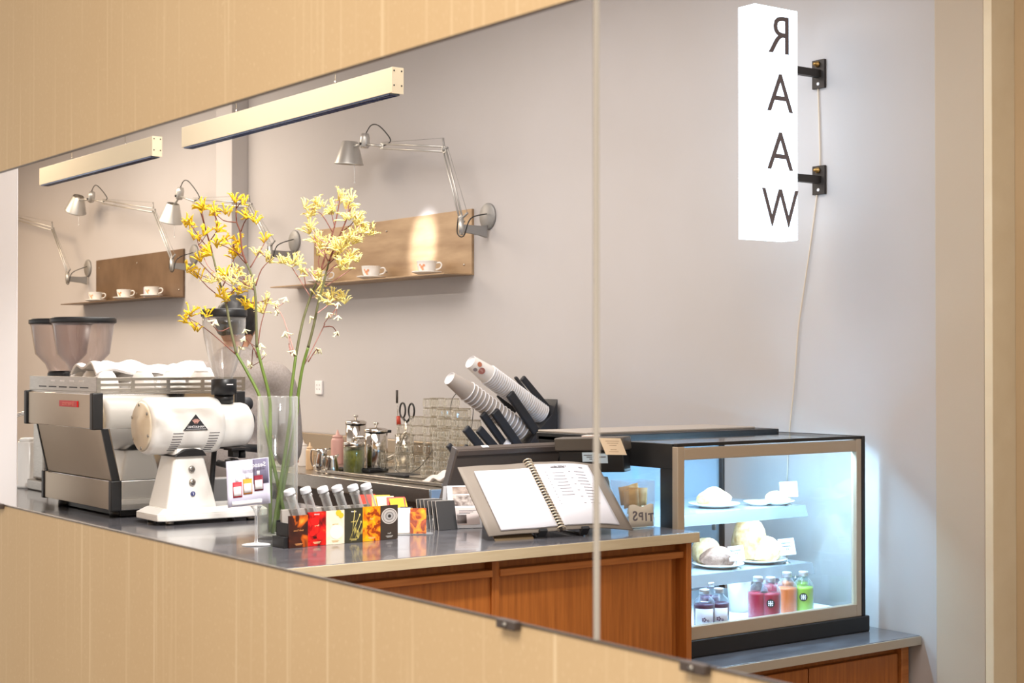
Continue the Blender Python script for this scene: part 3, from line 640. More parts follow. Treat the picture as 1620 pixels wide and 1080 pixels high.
# cup rail round the top, with slots
rl = G().box((EX + .008, EY0 + .004, 1.444), (2.33, EY1 - .004, 1.450)).part('cup_tray', M_steel, em, True)
xr = EX + .012
G().box((xr, EY0 + .006, 1.450), (xr + .003, EY1 - .006, 1.498), .001).part('cup_rail', M_steel, rl, True)
for zz in (1.452, 1.468, 1.486):
    G().box((xr, EY0 + .006, zz), (2.33, EY0 + .009, zz + .010), .0008).part('cup_rail', M_steel, rl, True)
for x in (xr, 1.94, 2.06, 2.18, 2.327):
    G().box((x, EY0 + .005, 1.45), (x + .012, EY0 + .010, 1.496), .0005).part('rail_post', M_steel, rl, True)
g = G()
for k in range(4):
    g.box((xr - .0008, 4.80 + .085 * k, 1.481), (xr + .0005, 4.84 + .085 * k, 1.486))
g.part('rail_slots', M_paper, rl, True)
g = G()
for k in range(5): g.box((xr - .0008, 4.76 + .095 * k, 1.461), (xr + .0005, 4.83 + .095 * k, 1.465))
g.part('rail_slots', M_black2, rl, True)
bd = G().box((EX - .004, 4.815, 1.400), (EX + .001, 4.975, 1.420), .001).part('badge', mat('badge_red', (206, 26, 30), .35), em, True)
G().add(text_mesh('la marzocco', .021, True, .0005), frame((EX - .0042, 4.895, 1.411), (0, -1, 0), (0, 0, 1))).part('badge_lettering', mat('badge_print', (238, 150, 140), .5), bd, True)
# working side towards the aisle: groups, portafilters, steam knobs
for y in (4.86, 5.12):
    gp = G().lathe([(0, 0), (.034, 0), (.036, .05), (.03, .06), (0, .06)], Matrix.Translation((2.28, y, 1.275)), 24).part('group_head', M_chrome, em, True)
    G().lathe([(0, 0), (.03, 0), (.033, .024), (0, .026)], Matrix.Translation((2.28, y, 1.248)), 24).tube([(2.31, y, 1.262), (2.40, y - .02, 1.252), (2.47, y - .035, 1.245)], [.009, .013, .015], 12).part('portafilter', M_black, gp, True)
for z, r in ((1.405, .022), (1.35, .028)):
    G().lathe([(0, 0), (r * .8, 0), (r, .006), (r, .03), (r * .8, .036), (0, .036)], frame((2.336, EY0 + .03 - (1.405 - z) * .2, z), (0, 1, 0), (0, 0, 1)), 20).part('steam_knob', M_black2, em, True)
G().box((2.22, EY0 - .0005, 1.085), (2.40, EY0 + .004, 1.16), .001).part('side_bracket', mat('bracket_steel', (176, 180, 184), .3, .5), ba, True)
# cups and cloth on top
M_cupw = mat('cup_warm_white', (244, 241, 238), .25, coat=.3)
cg = 'upturned cups on the espresso machine'
def upcup(x, y, lab, r=.045, z=1.45, h=.066):
    t = thing('coffee_cup', lab, 'cup', (x, y, z), random.uniform(0, 6), cg)
    G().lathe([(r * .97, 0), (r, .0), (r * .98, .016), (r * .88, h * .55), (r * .62, h * .88), (r * .5, h * .96), (r * .52, h), (r * .46, h), (r * .44, h * .95), (0, h * .94)], I4, 28).part('bowl', M_cupw, t)
    G().tube([(r * .94, 0, .012), (r * 1.38, 0, .014), (r * 1.5, 0, .026), (r * 1.3, 0, .04), (r * .86, 0, .042)], .0045, 8, smooth=4).part('handle', M_cupw, t)
for x, y, lab in ((1.90, 4.80, 'nearest the front corner post'), (1.90, 4.91, 'second along the badge side'), (1.90, 5.02, 'furthest along the badge side'), (2.02, 4.78, 'leftmost behind the slotted rail'), (2.11, 4.75, 'in the middle behind the slotted rail'), (2.21, 4.75, 'rightmost behind the slotted rail'),
                  (2.02, 4.90, 'in the centre under the cloth'), (2.12, 4.87, 'in the second row under the cloth'), (2.22, 4.88, 'in the second row nearest the funnel hopper'), (2.01, 5.03, 'in the rear row under the cloth')): upcup(x, y, 'white upturned cup on the espresso machine, ' + lab)
def cloth(u, v):
    x = 1.86 + .42 * u; y = 4.78 + .22 * v + .05 * math.sin(u * 3)
    z = 1.528 + .008 * math.sin(u * 14 + v * 4) + .010 * math.sin(v * 9 + u * 6) - .028 * max(0, (abs(v - .5) - .30)) * 4 - .02 * (u > .97) + .010 * math.sin(u * 31) * v
    return (x, y, z)
G().grid(cloth, 40, 22, .007).thing('cloth', mat('white_cloth', (242, 239, 238), .9, bump=.2, nscale=200), 'crumpled white cloth over the cups on the espresso machine', 'cloth')

# ---------------------------------------------------------------- bean grinders behind the machine
M_hop = glass('smoky_hopper', (249, 246, 246), 1, .25, edge=((222, 216, 216), .25, .35))
def bar_grinder(x, y, label):
    t = thing('espresso_grinder', label, 'grinder', (x, y, CT), 0, 'hopper grinders behind the espresso machine')
    G().box((-.09, -.10, .0), (.09, .12, .04), .006).box((-.075, -.02, .04), (.075, .10, .42), .012).part('body', M_steel, t)
    G().lathe([(0, .40), (.05, .40), (.05, .45), (.045, .46), (0, .46)], I4, 24).part('collar', M_black, t)
    G().tube([(-.02, -.1, .2), (-.02, -.03, .25)], .014, 10).box((-.03, -.10, .16), (.03, -.04, .175), .002).part('spout', M_black, t)
    G().lathe([(.046, .455), (.058, .485), (.096, .525), (.112, .63), (.116, .64), (.114, .64), (.109, .63), (.093, .527), (.054, .487), (.042, .457)], I4, 36).part('hopper', M_hop, t)
    G().lathe([(0, .640), (.120, .640), (.121, .644), (.121, .655), (.117, .660), (0, .662)], I4, 36).part('lid', M_black, t)
bar_grinder(2.13, 5.60, 'grinder with clear hopper and black lid just behind the espresso machine')
bar_grinder(2.14, 5.86, 'grinder hopper furthest left, overlapped by another hopper')
t = thing('small_bottle', 'slim white labelled bottle beside the grinder hopper', 'bottle', P(196, 565, Y=5.36) * 1.0)
pb = P(196, 562, Y=5.36); t.location = (2.24, 5.42, CT)
G().lathe([(0, 0), (.028, 0), (.03, .01), (.03, .36), (.014, .43), (.012, .46), (0, .46)], I4, 16).part('bottle_body', mat('bottle_white', (232, 226, 224), .4), t)
G().lathe([(0, .455), (.0145, .455), (.0145, .50), (.012, .502), (0, .502)], I4, 16).part('cap', M_dark, t)
G().box((-.008, -.0315, .385), (.008, -.029, .425)).part('print', M_ink, t)
# white canister at the far left
t = thing('canister', 'white canister at the left end beside the espresso machine', 'canister', P(45, 771, Z=CT), math.radians(20))
G().lathe([(0, 0), (.044, 0), (.046, .006), (.046, .012), (.043, .014), (.043, .175), (.040, .182), (0, .182)], I4, 24).part('body', M_enamel, t)
G().lathe([(0, .182), (.036, .182), (.037, .19), (.03, .196), (0, .197)], I4, 24).part('lid', M_enamel, t)
t = thing('milk_steamer', 'chrome tap stand behind the white canister', 'tap', P(57, 772, Z=CT) + V((.06, .1, 0)))
t.location.z = CT
G().lathe([(0, 0), (.03, 0), (.03, .01), (.018, .02), (.018, .20), (0, .20)], I4, 16).part('stand', M_chrome, t)
G().tube([(0, 0, .19), (-.01, .0, .26), (-.06, .02, .29), (-.11, .04, .27), (-.12, .045, .24)], .008, 10, smooth=5).part('spout', M_chrome, t)

# ---------------------------------------------------------------- white shop grinder
gr = thing('coffee_grinder', 'big white shop grinder with triangular black badge and funnel hopper', 'grinder', (2.09, 4.5, CT))
GY = 4.50
oct_ = [(1.905, 4.40), (1.93, 4.385), (2.255, 4.385), (2.275, 4.40), (2.275, 4.565), (2.255, 4.585), (1.93, 4.585), (1.905, 4.56)]
bs = G().prism(oct_, I4, 1.063, 1.083, .004).part('base_plate', M_enamel, gr, True)
bm = G(); a = [bm.bm.verts.new((x, y, 1.083)) for x, y in oct_]; b = [bm.bm.verts.new((1.94 + (x - 1.905) * .82 if x < 2.1 else x - .012, GY + (y - 4.485 - .0) * .78 , 1.098)) for x, y in oct_]
bm.bm.faces.new(b)
for i in range(8): bm.bm.faces.new((a[i], a[(i + 1) % 8], b[(i + 1) % 8], b[i]))
bm.part('base_top', M_enamel, gr, True)
for x in (1.955, 2.225):
    for y in (4.42, 4.56): G().lathe([(0, 1.05), (.013, 1.05), (.013, 1.06), (.009, 1.064), (0, 1.064)], Matrix.Translation((x, y, 0)), 14).part('foot', M_steel, gr, True)
# tapering pillar
tw = G(); lo = [(1.945, 4.42), (2.115, 4.42), (2.115, 4.57), (1.945, 4.57)]; hi = [(1.985, 4.445), (2.07, 4.445), (2.07, 4.545), (1.985, 4.545)]
a = [tw.bm.verts.new((x, y, 1.09)) for x, y in lo]; b = [tw.bm.verts.new((x, y, 1.285)) for x, y in hi]
fs = [tw.bm.faces.new(b), tw.bm.faces.new(a[::-1])] + [tw.bm.faces.new((a[i], a[(i + 1) % 4], b[(i + 1) % 4], b[i])) for i in range(4)]
bmesh.ops.bevel(tw.bm, geom=tw.bm.edges[:], offset=.012, segments=3, profile=.6, affect='EDGES', clamp_overlap=True)
pi_ = tw.part('pillar', M_enamel, gr, True)
for z, r, nm in ((1.215, .0105, 'switch'), (1.175, .0105, 'switch'), (1.140, .0075, 'emblem_plate')):
    yy = 4.42 + (z - 1.09) / .195 * .025
    k = G().lathe([(0, 0), (r, 0), (r, .004), (r * .8, .006), (0, .006)], frame((2.032, yy - .001, z), (1, 0, 0), (0, .12, 1)), 18).part(nm, M_steel if nm == 'switch' else mat('emblem_blue', (60, 66, 120), .4), pi_, True)
    if nm != 'switch': G().add(text_mesh('1', .011), frame((2.032, yy - .0075, z), (1, 0, 0), (0, .12, 1))).part('emblem_print', M_paper, k, True)
    else: G().box((-.0012, -.006, .0055), (.0012, .006, .0068), 0, frame((2.032, yy - .001, z), (1, 0, 0), (0, .12, 1))).part('switch_mark', M_ink, k, True)
# motor drum lying along the counter
RD = .088; ZC = 1.348
mo = G().lathe([(0, 0), (RD * .90, 0), (RD * .97, .008), (RD, .016), (RD, .222), (RD * .97, .238), (RD * .8, .246), (0, .246)], zframe((1.898, GY, ZC), X_), 48).part('motor_drum', M_enamel, gr, True)
ec = G().lathe([(0, -.012), (RD * .28, -.012), (RD * .36, -.006), (RD * .80, -.006), (RD * .88, 0), (0, .002)], zframe((1.898, GY, ZC), X_), 40).part('end_cover', mat('cover_cream', (238, 224, 200), .35), gr, True)
for k in range(6):
    aa = k * 1.047 + .4
    G().lathe([(0, 0), (.005, 0), (.005, .003), (0, .003)], frame((1.893, GY + RD * .76 * math.cos(aa), ZC + RD * .76 * math.sin(aa)), (0, -1, 0), (0, 0, 1)), 8).part('screw', M_steel, ec, True)
gh = G().lathe([(0, 0), (.068, 0), (.070, .006), (.070, .086), (.066, .10), (.05, .112), (0, .114)], zframe((2.142, GY, ZC - .002), X_), 40).part('grinding_head', M_enamel, gr, True)
sd_ = G().prism([(-.052, .072), (.060, .072), (.046, .090), (.02, .096), (-.015, .094), (-.04, .078)], frame((2.022, GY - .07, ZC - .165), (1, 0, 0), (0, 0, 1)), -.12, 0, .003).part('saddle', M_black, gr, True)
# badge: black triangle with fan and lettering
fb = frame((2.035, GY - RD * 1.0 - .0015, ZC + .0), (1, 0, 0), (0, 0, 1))
tri = G().prism([(-.040, -.012), (.040, -.012), (0, .036)], fb, -.003, .0012).part('badge', M_black2, mo, True)
G().prism([(-.033, -.009), (.033, -.009), (.033, -.0078), (-.033, -.0078)], fb, .0012, .0018).part('badge_line', M_paper, tri, True)
G().add(text_mesh('MAHLKÖNIG', .0095, True, .0004), fb @ Matrix.Translation((0, -.002, .0016))).part('badge_lettering', M_paper, tri, True)
g = G()
for k in range(5):
    an = math.radians(50 + 20 * k); g.prism([(.002, -.0014), (.017, -.002), (.017, .002), (.002, .0014)], fb @ Matrix.Translation((0, .006, .0012)) @ Matrix.Rotation(an, 4, 'Z'), 0, .0006)
g.part('badge_fan', mat('badge_fan_red', (200, 150, 140), .5), tri, True)
for x0 in (1.968, 2.088):
    for k in range(8):
        an = math.radians(-14 - 6.2 * k); yy = GY - RD * math.cos(an) * 1.002; zz = ZC + RD * math.sin(an)
        w = .034 - .001 * k
        G().box((-w / 2 - .0012 * k, -.0009, -.001), (w / 2 - .0012 * k, .0009, .0012), 0, frame((x0 + .012, yy, zz), (1, 0, 0), (0, math.sin(-an) , math.cos(an)))).part('vent_slot', M_ink, mo, True)
# hopper
hx = 2.172
G().lathe([(0, 0), (.030, 0), (.030, .030), (0, .03)], Matrix.Translation((hx, GY, ZC + .066)), 24).part('hopper_neck', M_black, gr, True)
co = G().lathe([(0, 0), (.040, 0), (.040, .048), (.038, .05), (0, .05)], Matrix.Translation((hx, GY, ZC + .094)), 28).part('hopper_collar', M_black, gr, True)
G().box((hx - .01, GY - .0415, ZC + .125), (hx + .012, GY - .0395, ZC + .128)).part('collar_mark', M_paper, co, True)
M_hop2 = glass('clear_hopper', (250, 249, 248), 1, .22, edge=((236, 235, 234), .2, .5))
G().lathe([(.026, 1.492), (.036, 1.515), (.052, 1.57), (.064, 1.625), (.068, 1.66), (.068, 1.69), (.066, 1.69), (.066, 1.66), (.062, 1.626), (.05, 1.571), (.033, 1.516), (.023, 1.492)], Matrix.Translation((hx, GY, 0)), 40).part('hopper', M_hop2, gr, True)
G().lathe([(0, 1.688), (.072, 1.688), (.073, 1.692), (.073, 1.708), (.070, 1.713), (0, 1.715)], Matrix.Translation((hx, GY, 0)), 36).part('hopper_lid', M_black, gr, True)
# spout with bag clamp
sp = G().box((2.185, GY - .03, ZC - .083), (2.25, GY + .03, ZC - .076), .001).box((2.195, GY - .02, ZC - .105), (2.215, GY + .02, ZC - .083), .002).lathe([(0, 0), (.012, 0), (.012, .026), (0, .026)], Matrix.Translation((2.235, GY, ZC - .109)), 14).part('spout', M_black, gr, True)
G().prism([(0, 0), (.012, .018), (.030, .024), (.055, .006), (.075, .008), (.085, .0), (.085, -.012), (.05, -.010), (.03, .008), (.008, -.008)], frame((2.175, GY - .028, ZC - .132), (1, 0, 0), (0, 0, 1)), -.05, 0, .001).part('bag_clamp', M_black, sp, True)
G().tube([(2.15, GY + .05, 1.10), (2.165, GY + .05, 1.29)], .009, 8).part('rear_strut', M_black, gr, True)
G().tube([(2.16, GY + .02, 1.225), (2.185, GY - .02, 1.217)], .010, 10).tube([(2.18, GY - .015, 1.219), (2.235, GY - .045, 1.205)], [.012, .014], 10).part('shaker_handle', M_black, gr, True)
wp = G().box((2.165, GY - .075, 1.1), (2.26, GY - .070, 1.172), .001).part('rating_bracket', M_steel, gr, True)
g2 = G().box((2.18, GY - .0765, 1.105), (2.255, GY - .0748, 1.158)).part('rating_label', mat('label_bronze', (164, 116, 52), .5), wp, True)
G().add(text_mesh('CE', .013), frame((2.197, GY - .077, 1.147), (1, 0, 0), (0, 0, 1))).part('label_print', mat('label_cream', (232, 210, 170), .6), g2, True)
g = G()
for k in range(4): g.box((2.186, GY - .0772, 1.133 - .006 * k), (2.225 - .004 * (k % 2) + .012 * (k == 0), GY - .0765, 1.1355 - .006 * k))
g.part('label_print', mat('label_cream'), g2, True)

# ---------------------------------------------------------------- person
def skin(verts, edges, radii, levels=2, root=0):
    me = bpy.data.meshes.new('sk'); me.from_pydata(verts, edges, []); ob = bpy.data.objects.new('sk', me); C.objects.link(ob)
    ob.modifiers.new('s', 'SKIN'); sv = me.skin_vertices[0].data
    for i, r in enumerate(radii): sv[i].radius = r if isinstance(r, tuple) else (r, r)
    sv[root].use_root = True
    sb = ob.modifiers.new('u', 'SUBSURF'); sb.levels = levels
    dg = bpy.context.evaluated_depsgraph_get(); dg.update()
    out = bpy.data.meshes.new_from_object(ob.evaluated_get(dg)); bpy.data.objects.remove(ob)
    for p in out.polygons: p.use_smooth = True
    return out
pp = P(374, 514, D=6.55)
pe = thing('person', 'person in a grey sweater seen from behind, head bent over the counter', 'person', (pp.x, pp.y, 0), math.radians(52))
# local: x forward (towards the back counter), y to the person's left
HZ = pp.z
sh_ = HZ - 1.70
def fused(g, vox=.014, it=10):
    """one continuous skin over the rough volumes"""
    me = bpy.data.meshes.new('rough'); g.bm.to_mesh(me); g.bm.free(); ob = bpy.data.objects.new('rough', me); C.objects.link(ob)
    r = ob.modifiers.new('r', 'REMESH'); r.mode = 'VOXEL'; r.voxel_size = vox
    sm = ob.modifiers.new('s', 'SMOOTH'); sm.factor = .5; sm.iterations = it
    dg = bpy.context.evaluated_depsgraph_get(); dg.update(); out = bpy.data.meshes.new_from_object(ob.evaluated_get(dg)); bpy.data.objects.remove(ob)
    for p in out.polygons: p.use_smooth = True
    return out
zz = lambda z: z + sh_
tg = G()
for c, sc_ in (((-.02, 0, zz(1.00)), (.13, .165, .12)), ((-.025, 0, zz(1.15)), (.125, .165, .16)), ((-.03, 0, zz(1.33)), (.13, .18, .17)), ((-.035, 0, zz(1.46)), (.105, .17, .11)), ((-.025, 0, zz(1.55)), (.075, .10, .07))): tg.ball(c, 1, 3, sc_)
for s in (1, -1):
    tg.tube([(-.03, s * .12, zz(1.50)), (-.025, s * .175, zz(1.475)), (-.01, s * .205, zz(1.40)), (.02, s * .225, zz(1.22)), (.05, s * .215, zz(1.16)), (.20, s * .18, zz(1.13)), (.29, s * .15, zz(1.13))], [.06, .068, .066, .056, .054, .047, .038], 14, smooth=4)
tg.tube([(-.02, 0, zz(1.53)), (-.005, 0, zz(1.605))], [.066, .060], 16)
G().add(fused(tg)).part('sweater_body', mat('sweater_grey', (168, 158, 152), .9, noise=.2, nscale=120, col2=(150, 141, 135)), pe)
hz = HZ
hd = G(); hd.ball((.01, 0, hz), 1, 4, (.092, .072, .112))
for v in hd.bm.verts:
    d = v.co - V((.01, 0, hz))
    if d.z < -.03 and d.x > 0: v.co.x += .018 * min(1, -d.z / .1)
    if d.z < -.05 and d.x < 0: v.co.x += .03 * (-d.z - .05) / .06
hd.tube([(-.012, 0, hz - .20), (-.012, 0, hz - .07)], [.056, .05], 16).ball((.112, 0, hz - .022), .014, 2, (1.2, .8, 1.3))
for s in (1, -1): hd.ball((.0, s * .073, hz - .015), .02, 2, (.9, .35, 1.4))
head = hd.part('head', mat('skin', (214, 160, 128), .55), pe)
for s in (1, -1): G().ball((.098, s * .03, hz + .008), .011, 2, (.6, 1, .7)).part('eye', M_black, head)
G().tube([(.106, -.024, hz - .062), (.112, 0, hz - .063), (.106, .024, hz - .062)], .004, 6).part('mouth', mat('lips', (176, 104, 92), .5), head)
ha = G(); ha.ball((-.006, 0, hz + .022), 1, 4, (.104, .086, .106))
rnd = random.Random(5)
bmesh.ops.delete(ha.bm, geom=[v for v in ha.bm.verts if (v.co.x > .055 and v.co.z < hz + .055) or v.co.z < hz - .045 + .0 * v.co.x], context='VERTS')
for v in ha.bm.verts: v.co += V((rnd.uniform(-1, 1), rnd.uniform(-1, 1), rnd.uniform(-1, 1))) * .003
ha.part('hair', mat('hair_black', (22, 19, 18), .5), pe)
def hand(s):
    b = V((.29, s * .15, zz(1.13))); vs = [b, b + V((.06, 0, -.005)), b + V((.10, 0, -.01))]; es = [(0, 1), (1, 2)]; rr = [(.022, .028), (.018, .038), (.014, .036)]
    for k, (dy, ln) in enumerate(((-.03, .055), (-.01, .068), (.01, .064), (.03, .05))):
        i = len(vs); vs += [b + V((.105, dy, -.01)), b + V((.105 + ln * .55, dy * 1.15, -.018)), b + V((.105 + ln, dy * 1.15, -.04))]; es += [(2, i), (i, i + 1), (i + 1, i + 2)]; rr += [.009, .0085, .007]
    i = len(vs); vs += [b + V((.055, -s * .04, -.01)), b + V((.09, -s * .058, -.025))]; es += [(1, i), (i, i + 1)]; rr += [.011, .009]
    return skin(vs, es, rr)
for s in (1, -1): G().add(hand(s)).part('hand', mat('skin'), pe)
for s in (1, -1): G().tube([(.02, s * .10, .44), (-.02, s * .10, .06)], [.075, .07], 14).tube([(-.03, s * .10, .94), (.02, s * .10, .42)], [.10, .078], 14).part('trouser_leg', mat('trousers', (52, 52, 58), .9), pe)
for s in (1, -1): G().box((-.09, s * .11 - .045, 0), (.17, s * .11 + .045, .075), .025).part('shoe', M_black2, pe)
G().box((-.14, -.16, .92), (.12, .16, 1.0), .05).part('trouser_waist', mat('trousers'), pe)

# ---------------------------------------------------------------- vase with kangaroo paw
vx, vy = 2.05, 3.905
va = thing('glass_vase', 'tall clear glass cylinder vase half full of water', 'vase', (vx, vy, CT))
VR, VH, WZ = .0565, .398, .202
M_vase = glass('vase_glass', (253, 254, 253), .9, .2, edge=((250, 250, 250), .15, .7))
G().lathe([(0, 0), (VR * .96, 0), (VR, .004), (VR, VH), (VR - .0015, VH + .001), (VR - .003, VH), (VR - .003, .014), (VR * .9, .011), (0, .011)], I4, 56).part('glass_wall', M_vase, va)
G().lathe([(VR - .0035, .013), (VR - .0035, WZ)], I4, 56).lathe([(0, WZ), (VR - .006, WZ), (VR - .0035, WZ + .002)], I4, 56).part('water', glass('water', (250, 253, 250), .8, .2), va)
M_stem = mat('stem_green', (118, 140, 62), .5, noise=.3, nscale=30, stretch=(1, 1, .2), col2=(88, 112, 46))
M_stem2 = mat('stem_olive', (120, 122, 84), .6, noise=.3, nscale=40, col2=(98, 96, 66))
M_twig = mat('twig_red_brown', (124, 74, 62), .6)
M_twig2 = mat('twig_pink', (196, 148, 140), .6)
M_fl = mat('petal_yellow', (252, 224, 52), .5, noise=.3, nscale=60, col2=(242, 198, 30))
M_fl2 = mat('petal_pale', (252, 244, 186), .5, noise=.3, nscale=60, col2=(248, 224, 104))
M_fl3 = mat('petal_white', (246, 240, 200), .5)
def floret_mesh(seed, m, small=False):
    r = random.Random(seed); g = G(); n = r.choice((4, 5, 6)); L = .024 if small else .040
    for k in range(n):
        az = r.uniform(0, 6.28); sp = r.uniform(.15, 1.0); ln = L * r.uniform(.75, 1.15)
        d = V((math.sin(sp) * math.cos(az), math.sin(sp) * math.sin(az), math.cos(sp)))
        o = V((math.cos(az), math.sin(az), 0))
        p1 = d * ln * .55; p2 = p1 + (d * .8 + o * .15) * ln * .3; p3 = p2 + (o * .8 + d * .3) * ln * .22
        g.tube([V((0, 0, 0)), p1, p2, p3], [.0014, .0024, .0026, .0005], 5)
        for q in (-1, 1):
            s = d.cross(o if abs(d.dot(o)) < .95 else Z_).normalized() * q
            g.tube([p2, p2 + (s * .7 + o * .5 + d * .25) * ln * .26], [.0017, .0003], 4)
    return g.mesh('flower', m)
FM = {m.name: [floret_mesh(i + 17 * j, m, j == 2) for i in range(5)] for j, m in enumerate((M_fl, M_fl2, M_fl3))}
ZB = lambda zx, zy: (280 + zx / 3.084, 290 + zy / 3.084)
def on(p, D): return P(p[0], p[1], D=D)
D0 = 4.40
def flower_stem(label, base, line, branches, flowers, fm, dd, tw):
    """base: foot inside the vase; line and branches are traced outlines placed at the vase's own distance, with depth spread"""
    r = random.Random(label); t = thing('flower_stem', label, 'flower', base, 0, 'yellow kangaroo paw stems in the vase')
    n = len(line); pts = [V(base)]; ds = []
    for i, q in enumerate(line):
        D = D0 + dd * (i / (n - 1)); ds.append(D); pts.append(on(ZB(*q), D))
    k = len(pts); rad = [.0056 - .0040 * i / (k - 1) for i in range(k)]
    sp = 4
    G().tube(pts[:sp + 1], rad[:sp + 1], 8, smooth=5).part('stalk', M_stem, t, True)
    s2 = 8
    G().tube(pts[sp:s2 + 1], rad[sp:s2 + 1], 7, smooth=5).part('middle_stalk', M_stem2, t, True)
    G().tube(pts[s2:], rad[s2:], 7, smooth=5).part('upper_stalk', M_twig, t, True)
    def near_depth(q):
        b, bd = 1e9, D0
        for i, l in enumerate(line):
            e = (l[0] - q[0]) ** 2 + (l[1] - q[1]) ** 2
            if e < b: b, bd = e, ds[i]
        return bd
    tips = []
    for br in branches:
        d0 = near_depth(br[0]); off = r.uniform(-.07, .07); bp = [on(ZB(*q), d0 + off * i / (len(br) - 1)) for i, q in enumerate(br)]
        G().tube(bp, [.0019 - .0009 * i / (len(bp) - 1) for i in range(len(bp))], 6, smooth=3).part('twig', M_twig2 if r.random() < (.55 if fm != 0 else .1) else M_twig, t, True)
        tips.append((br[-1], d0 + off, bp[-1]))
        # side twiglets
    for f in flowers:
        pale = len(f) > 2 and f[2]
        q = f[:2]; b = min(tips, key=lambda a: (a[0][0] - q[0]) ** 2 + (a[0][1] - q[1]) ** 2); dist = math.hypot(b[0][0] - q[0], b[0][1] - q[1])
        D = b[1] if dist < 120 else near_depth(q)
        c = on(ZB(*q), D)
        set_ = FM[(M_fl if fm == 0 and not pale else M_fl2 if not pale or pale == 1 else M_fl3).name]
        for kk in range(2 if not (pale == 2) and (fm == 0 or r.random() < .5) else 1):
            o = bpy.data.objects.new('flower', r.choice(set_)); C.objects.link(o); o.parent = t
            up = (RT * r.uniform(-.8, .8) + Z_ * r.uniform(.4, 1.1) + FH * r.uniform(-.6, .6)).normalized()
            if pale == 2: up = (RT * r.uniform(-.6, .6) + Z_ * -.7).normalized()
            o.location = c - V(base) - up * .016 + V((r.uniform(-.006, .006), r.uniform(-.006, .006), r.uniform(-.007, .004)))
            o.rotation_euler = up.to_track_quat('Z', 'Y').to_euler(); s = r.uniform(.72, 1.0); o.scale = (s, s, s)
        # little stalk joining the flower to the nearest twig tip
        e = b[2] if dist < 120 else min((pp_ for pp_ in pts), key=lambda a: (a - c).length)
        if (e - c).length > .004: G().tube([e, (e + c) / 2 + V((0, 0, -.004)), c], [.0013, .001, .0012], 5, smooth=2).part('twig', M_twig if fm == 0 else M_twig2, t, True)
flower_stem('kangaroo paw stem leaning left over the grinder', (vx + .028, vy - .012, CT + .016), [(430, 1180), (405, 1045), (345, 925), (290, 830), (258, 690), (240, 590), (205, 470), (172, 340), (155, 275), (130, 190), (110, 120)],
    [[(285, 832), (215, 770), (135, 705), (55, 655)], [(228, 565), (150, 505), (75, 420)], [(205, 478), (140, 415), (85, 355)], [(172, 335), (110, 265), (60, 190)], [(158, 285), (200, 215), (180, 135)], [(195, 440), (150, 400), (105, 300)],
     [(222, 505), (262, 415), (288, 335)], [(262, 700), (200, 720), (145, 640)], [(240, 590), (275, 520), (300, 515)], [(150, 260), (130, 180), (118, 100)]],
    [(40, 660), (72, 622), (100, 700), (150, 628), (70, 418), (98, 440), (90, 352), (50, 185), (70, 195), (175, 128), (200, 215), (115, 95), (150, 235), (95, 250), (290, 330), (240, 268), (150, 340), (165, 465, 1), (205, 460, 1), (235, 545), (225, 530), (300, 515), (150, 320), (130, 110), (182, 692, 2)], 0, .05, M_stem2)
flower_stem('kangaroo paw stem rising straight in front of the far pier', (vx - .012, vy + .02, CT + .016), [(455, 1180), (450, 1040), (415, 900), (390, 800), (386, 640), (384, 560), (370, 465), (340, 390), (318, 330), (308, 235), (290, 180), (290, 70)],
    [[(292, 190), (225, 180), (178, 132)], [(312, 235), (338, 175), (385, 160)], [(290, 120), (310, 95), (325, 80)], [(330, 360), (265, 322), (198, 290)], [(358, 410), (408, 325), (440, 265)], [(384, 525), (290, 465), (220, 432)],
     [(384, 500), (412, 420), (460, 370)], [(395, 790), (412, 680), (448, 565)], [(372, 480), (345, 450), (330, 470)], [(345, 400), (300, 350), (275, 300)], [(388, 830), (360, 780), (330, 750)], [(392, 850), (372, 800), (365, 890)]],
    [(290, 68), (325, 82), (240, 130), (178, 130), (340, 150), (385, 162), (195, 288), (270, 332), (285, 320), (440, 258), (395, 328, 1), (225, 432), (290, 440, 1), (330, 478, 1), (345, 485, 1), (460, 365, 1), (300, 405, 1), (265, 470, 1), (450, 558, 1), (415, 612, 1), (365, 585), (340, 580), (290, 270), (345, 735, 2), (320, 760, 2), (315, 805, 2), (402, 805, 2), (426, 845, 2), (365, 890, 2), (360, 905, 2)], 0, -.04, None)
CR = [[(652, 555), (575, 432), (530, 365)], [(628, 500), (620, 440), (630, 415)], [(700, 432), (775, 345), (860, 262), (930, 232)], [(715, 470), (790, 385), (870, 350)], [(728, 500), (830, 432), (868, 406)], [(672, 642), (740, 592), (800, 550)]]
flower_stem('kangaroo paw stem of the pale right cluster, left branch', (vx - .022, vy - .014, CT + .016), [(548, 1180), (555, 1040), (568, 930), (580, 840), (612, 680), (650, 558), (685, 470), (700, 430), (728, 340), (760, 240), (780, 160), (795, 75)],
    CR[:3] + [[(760, 240), (705, 150), (652, 125)], [(738, 300), (685, 262), (642, 205)], [(770, 215), (750, 130)], [(725, 350), (690, 320), (665, 262)], [(700, 430), (690, 380), (705, 330)], [(577, 840), (520, 660), (480, 600)], [(575, 850), (545, 780), (556, 840)]],
    [(530, 362, 0), (545, 372, 0), (585, 372, 1), (630, 418, 1), (655, 125, 1), (650, 110, 1), (690, 100, 1), (685, 85, 1), (640, 200, 1), (640, 215, 1), (700, 258), (755, 112, 1), (750, 130, 1), (800, 50, 1), (795, 62, 1), (668, 265), (700, 285), (705, 335), (690, 430), (700, 445), (740, 305), (485, 600, 2), (520, 582, 2), (490, 645, 2), (470, 600, 2), (545, 742, 2), (556, 840, 2), (920, 232), (940, 225), (895, 252), (870, 272), (700, 505), (690, 540)], 1, .08, M_twig)
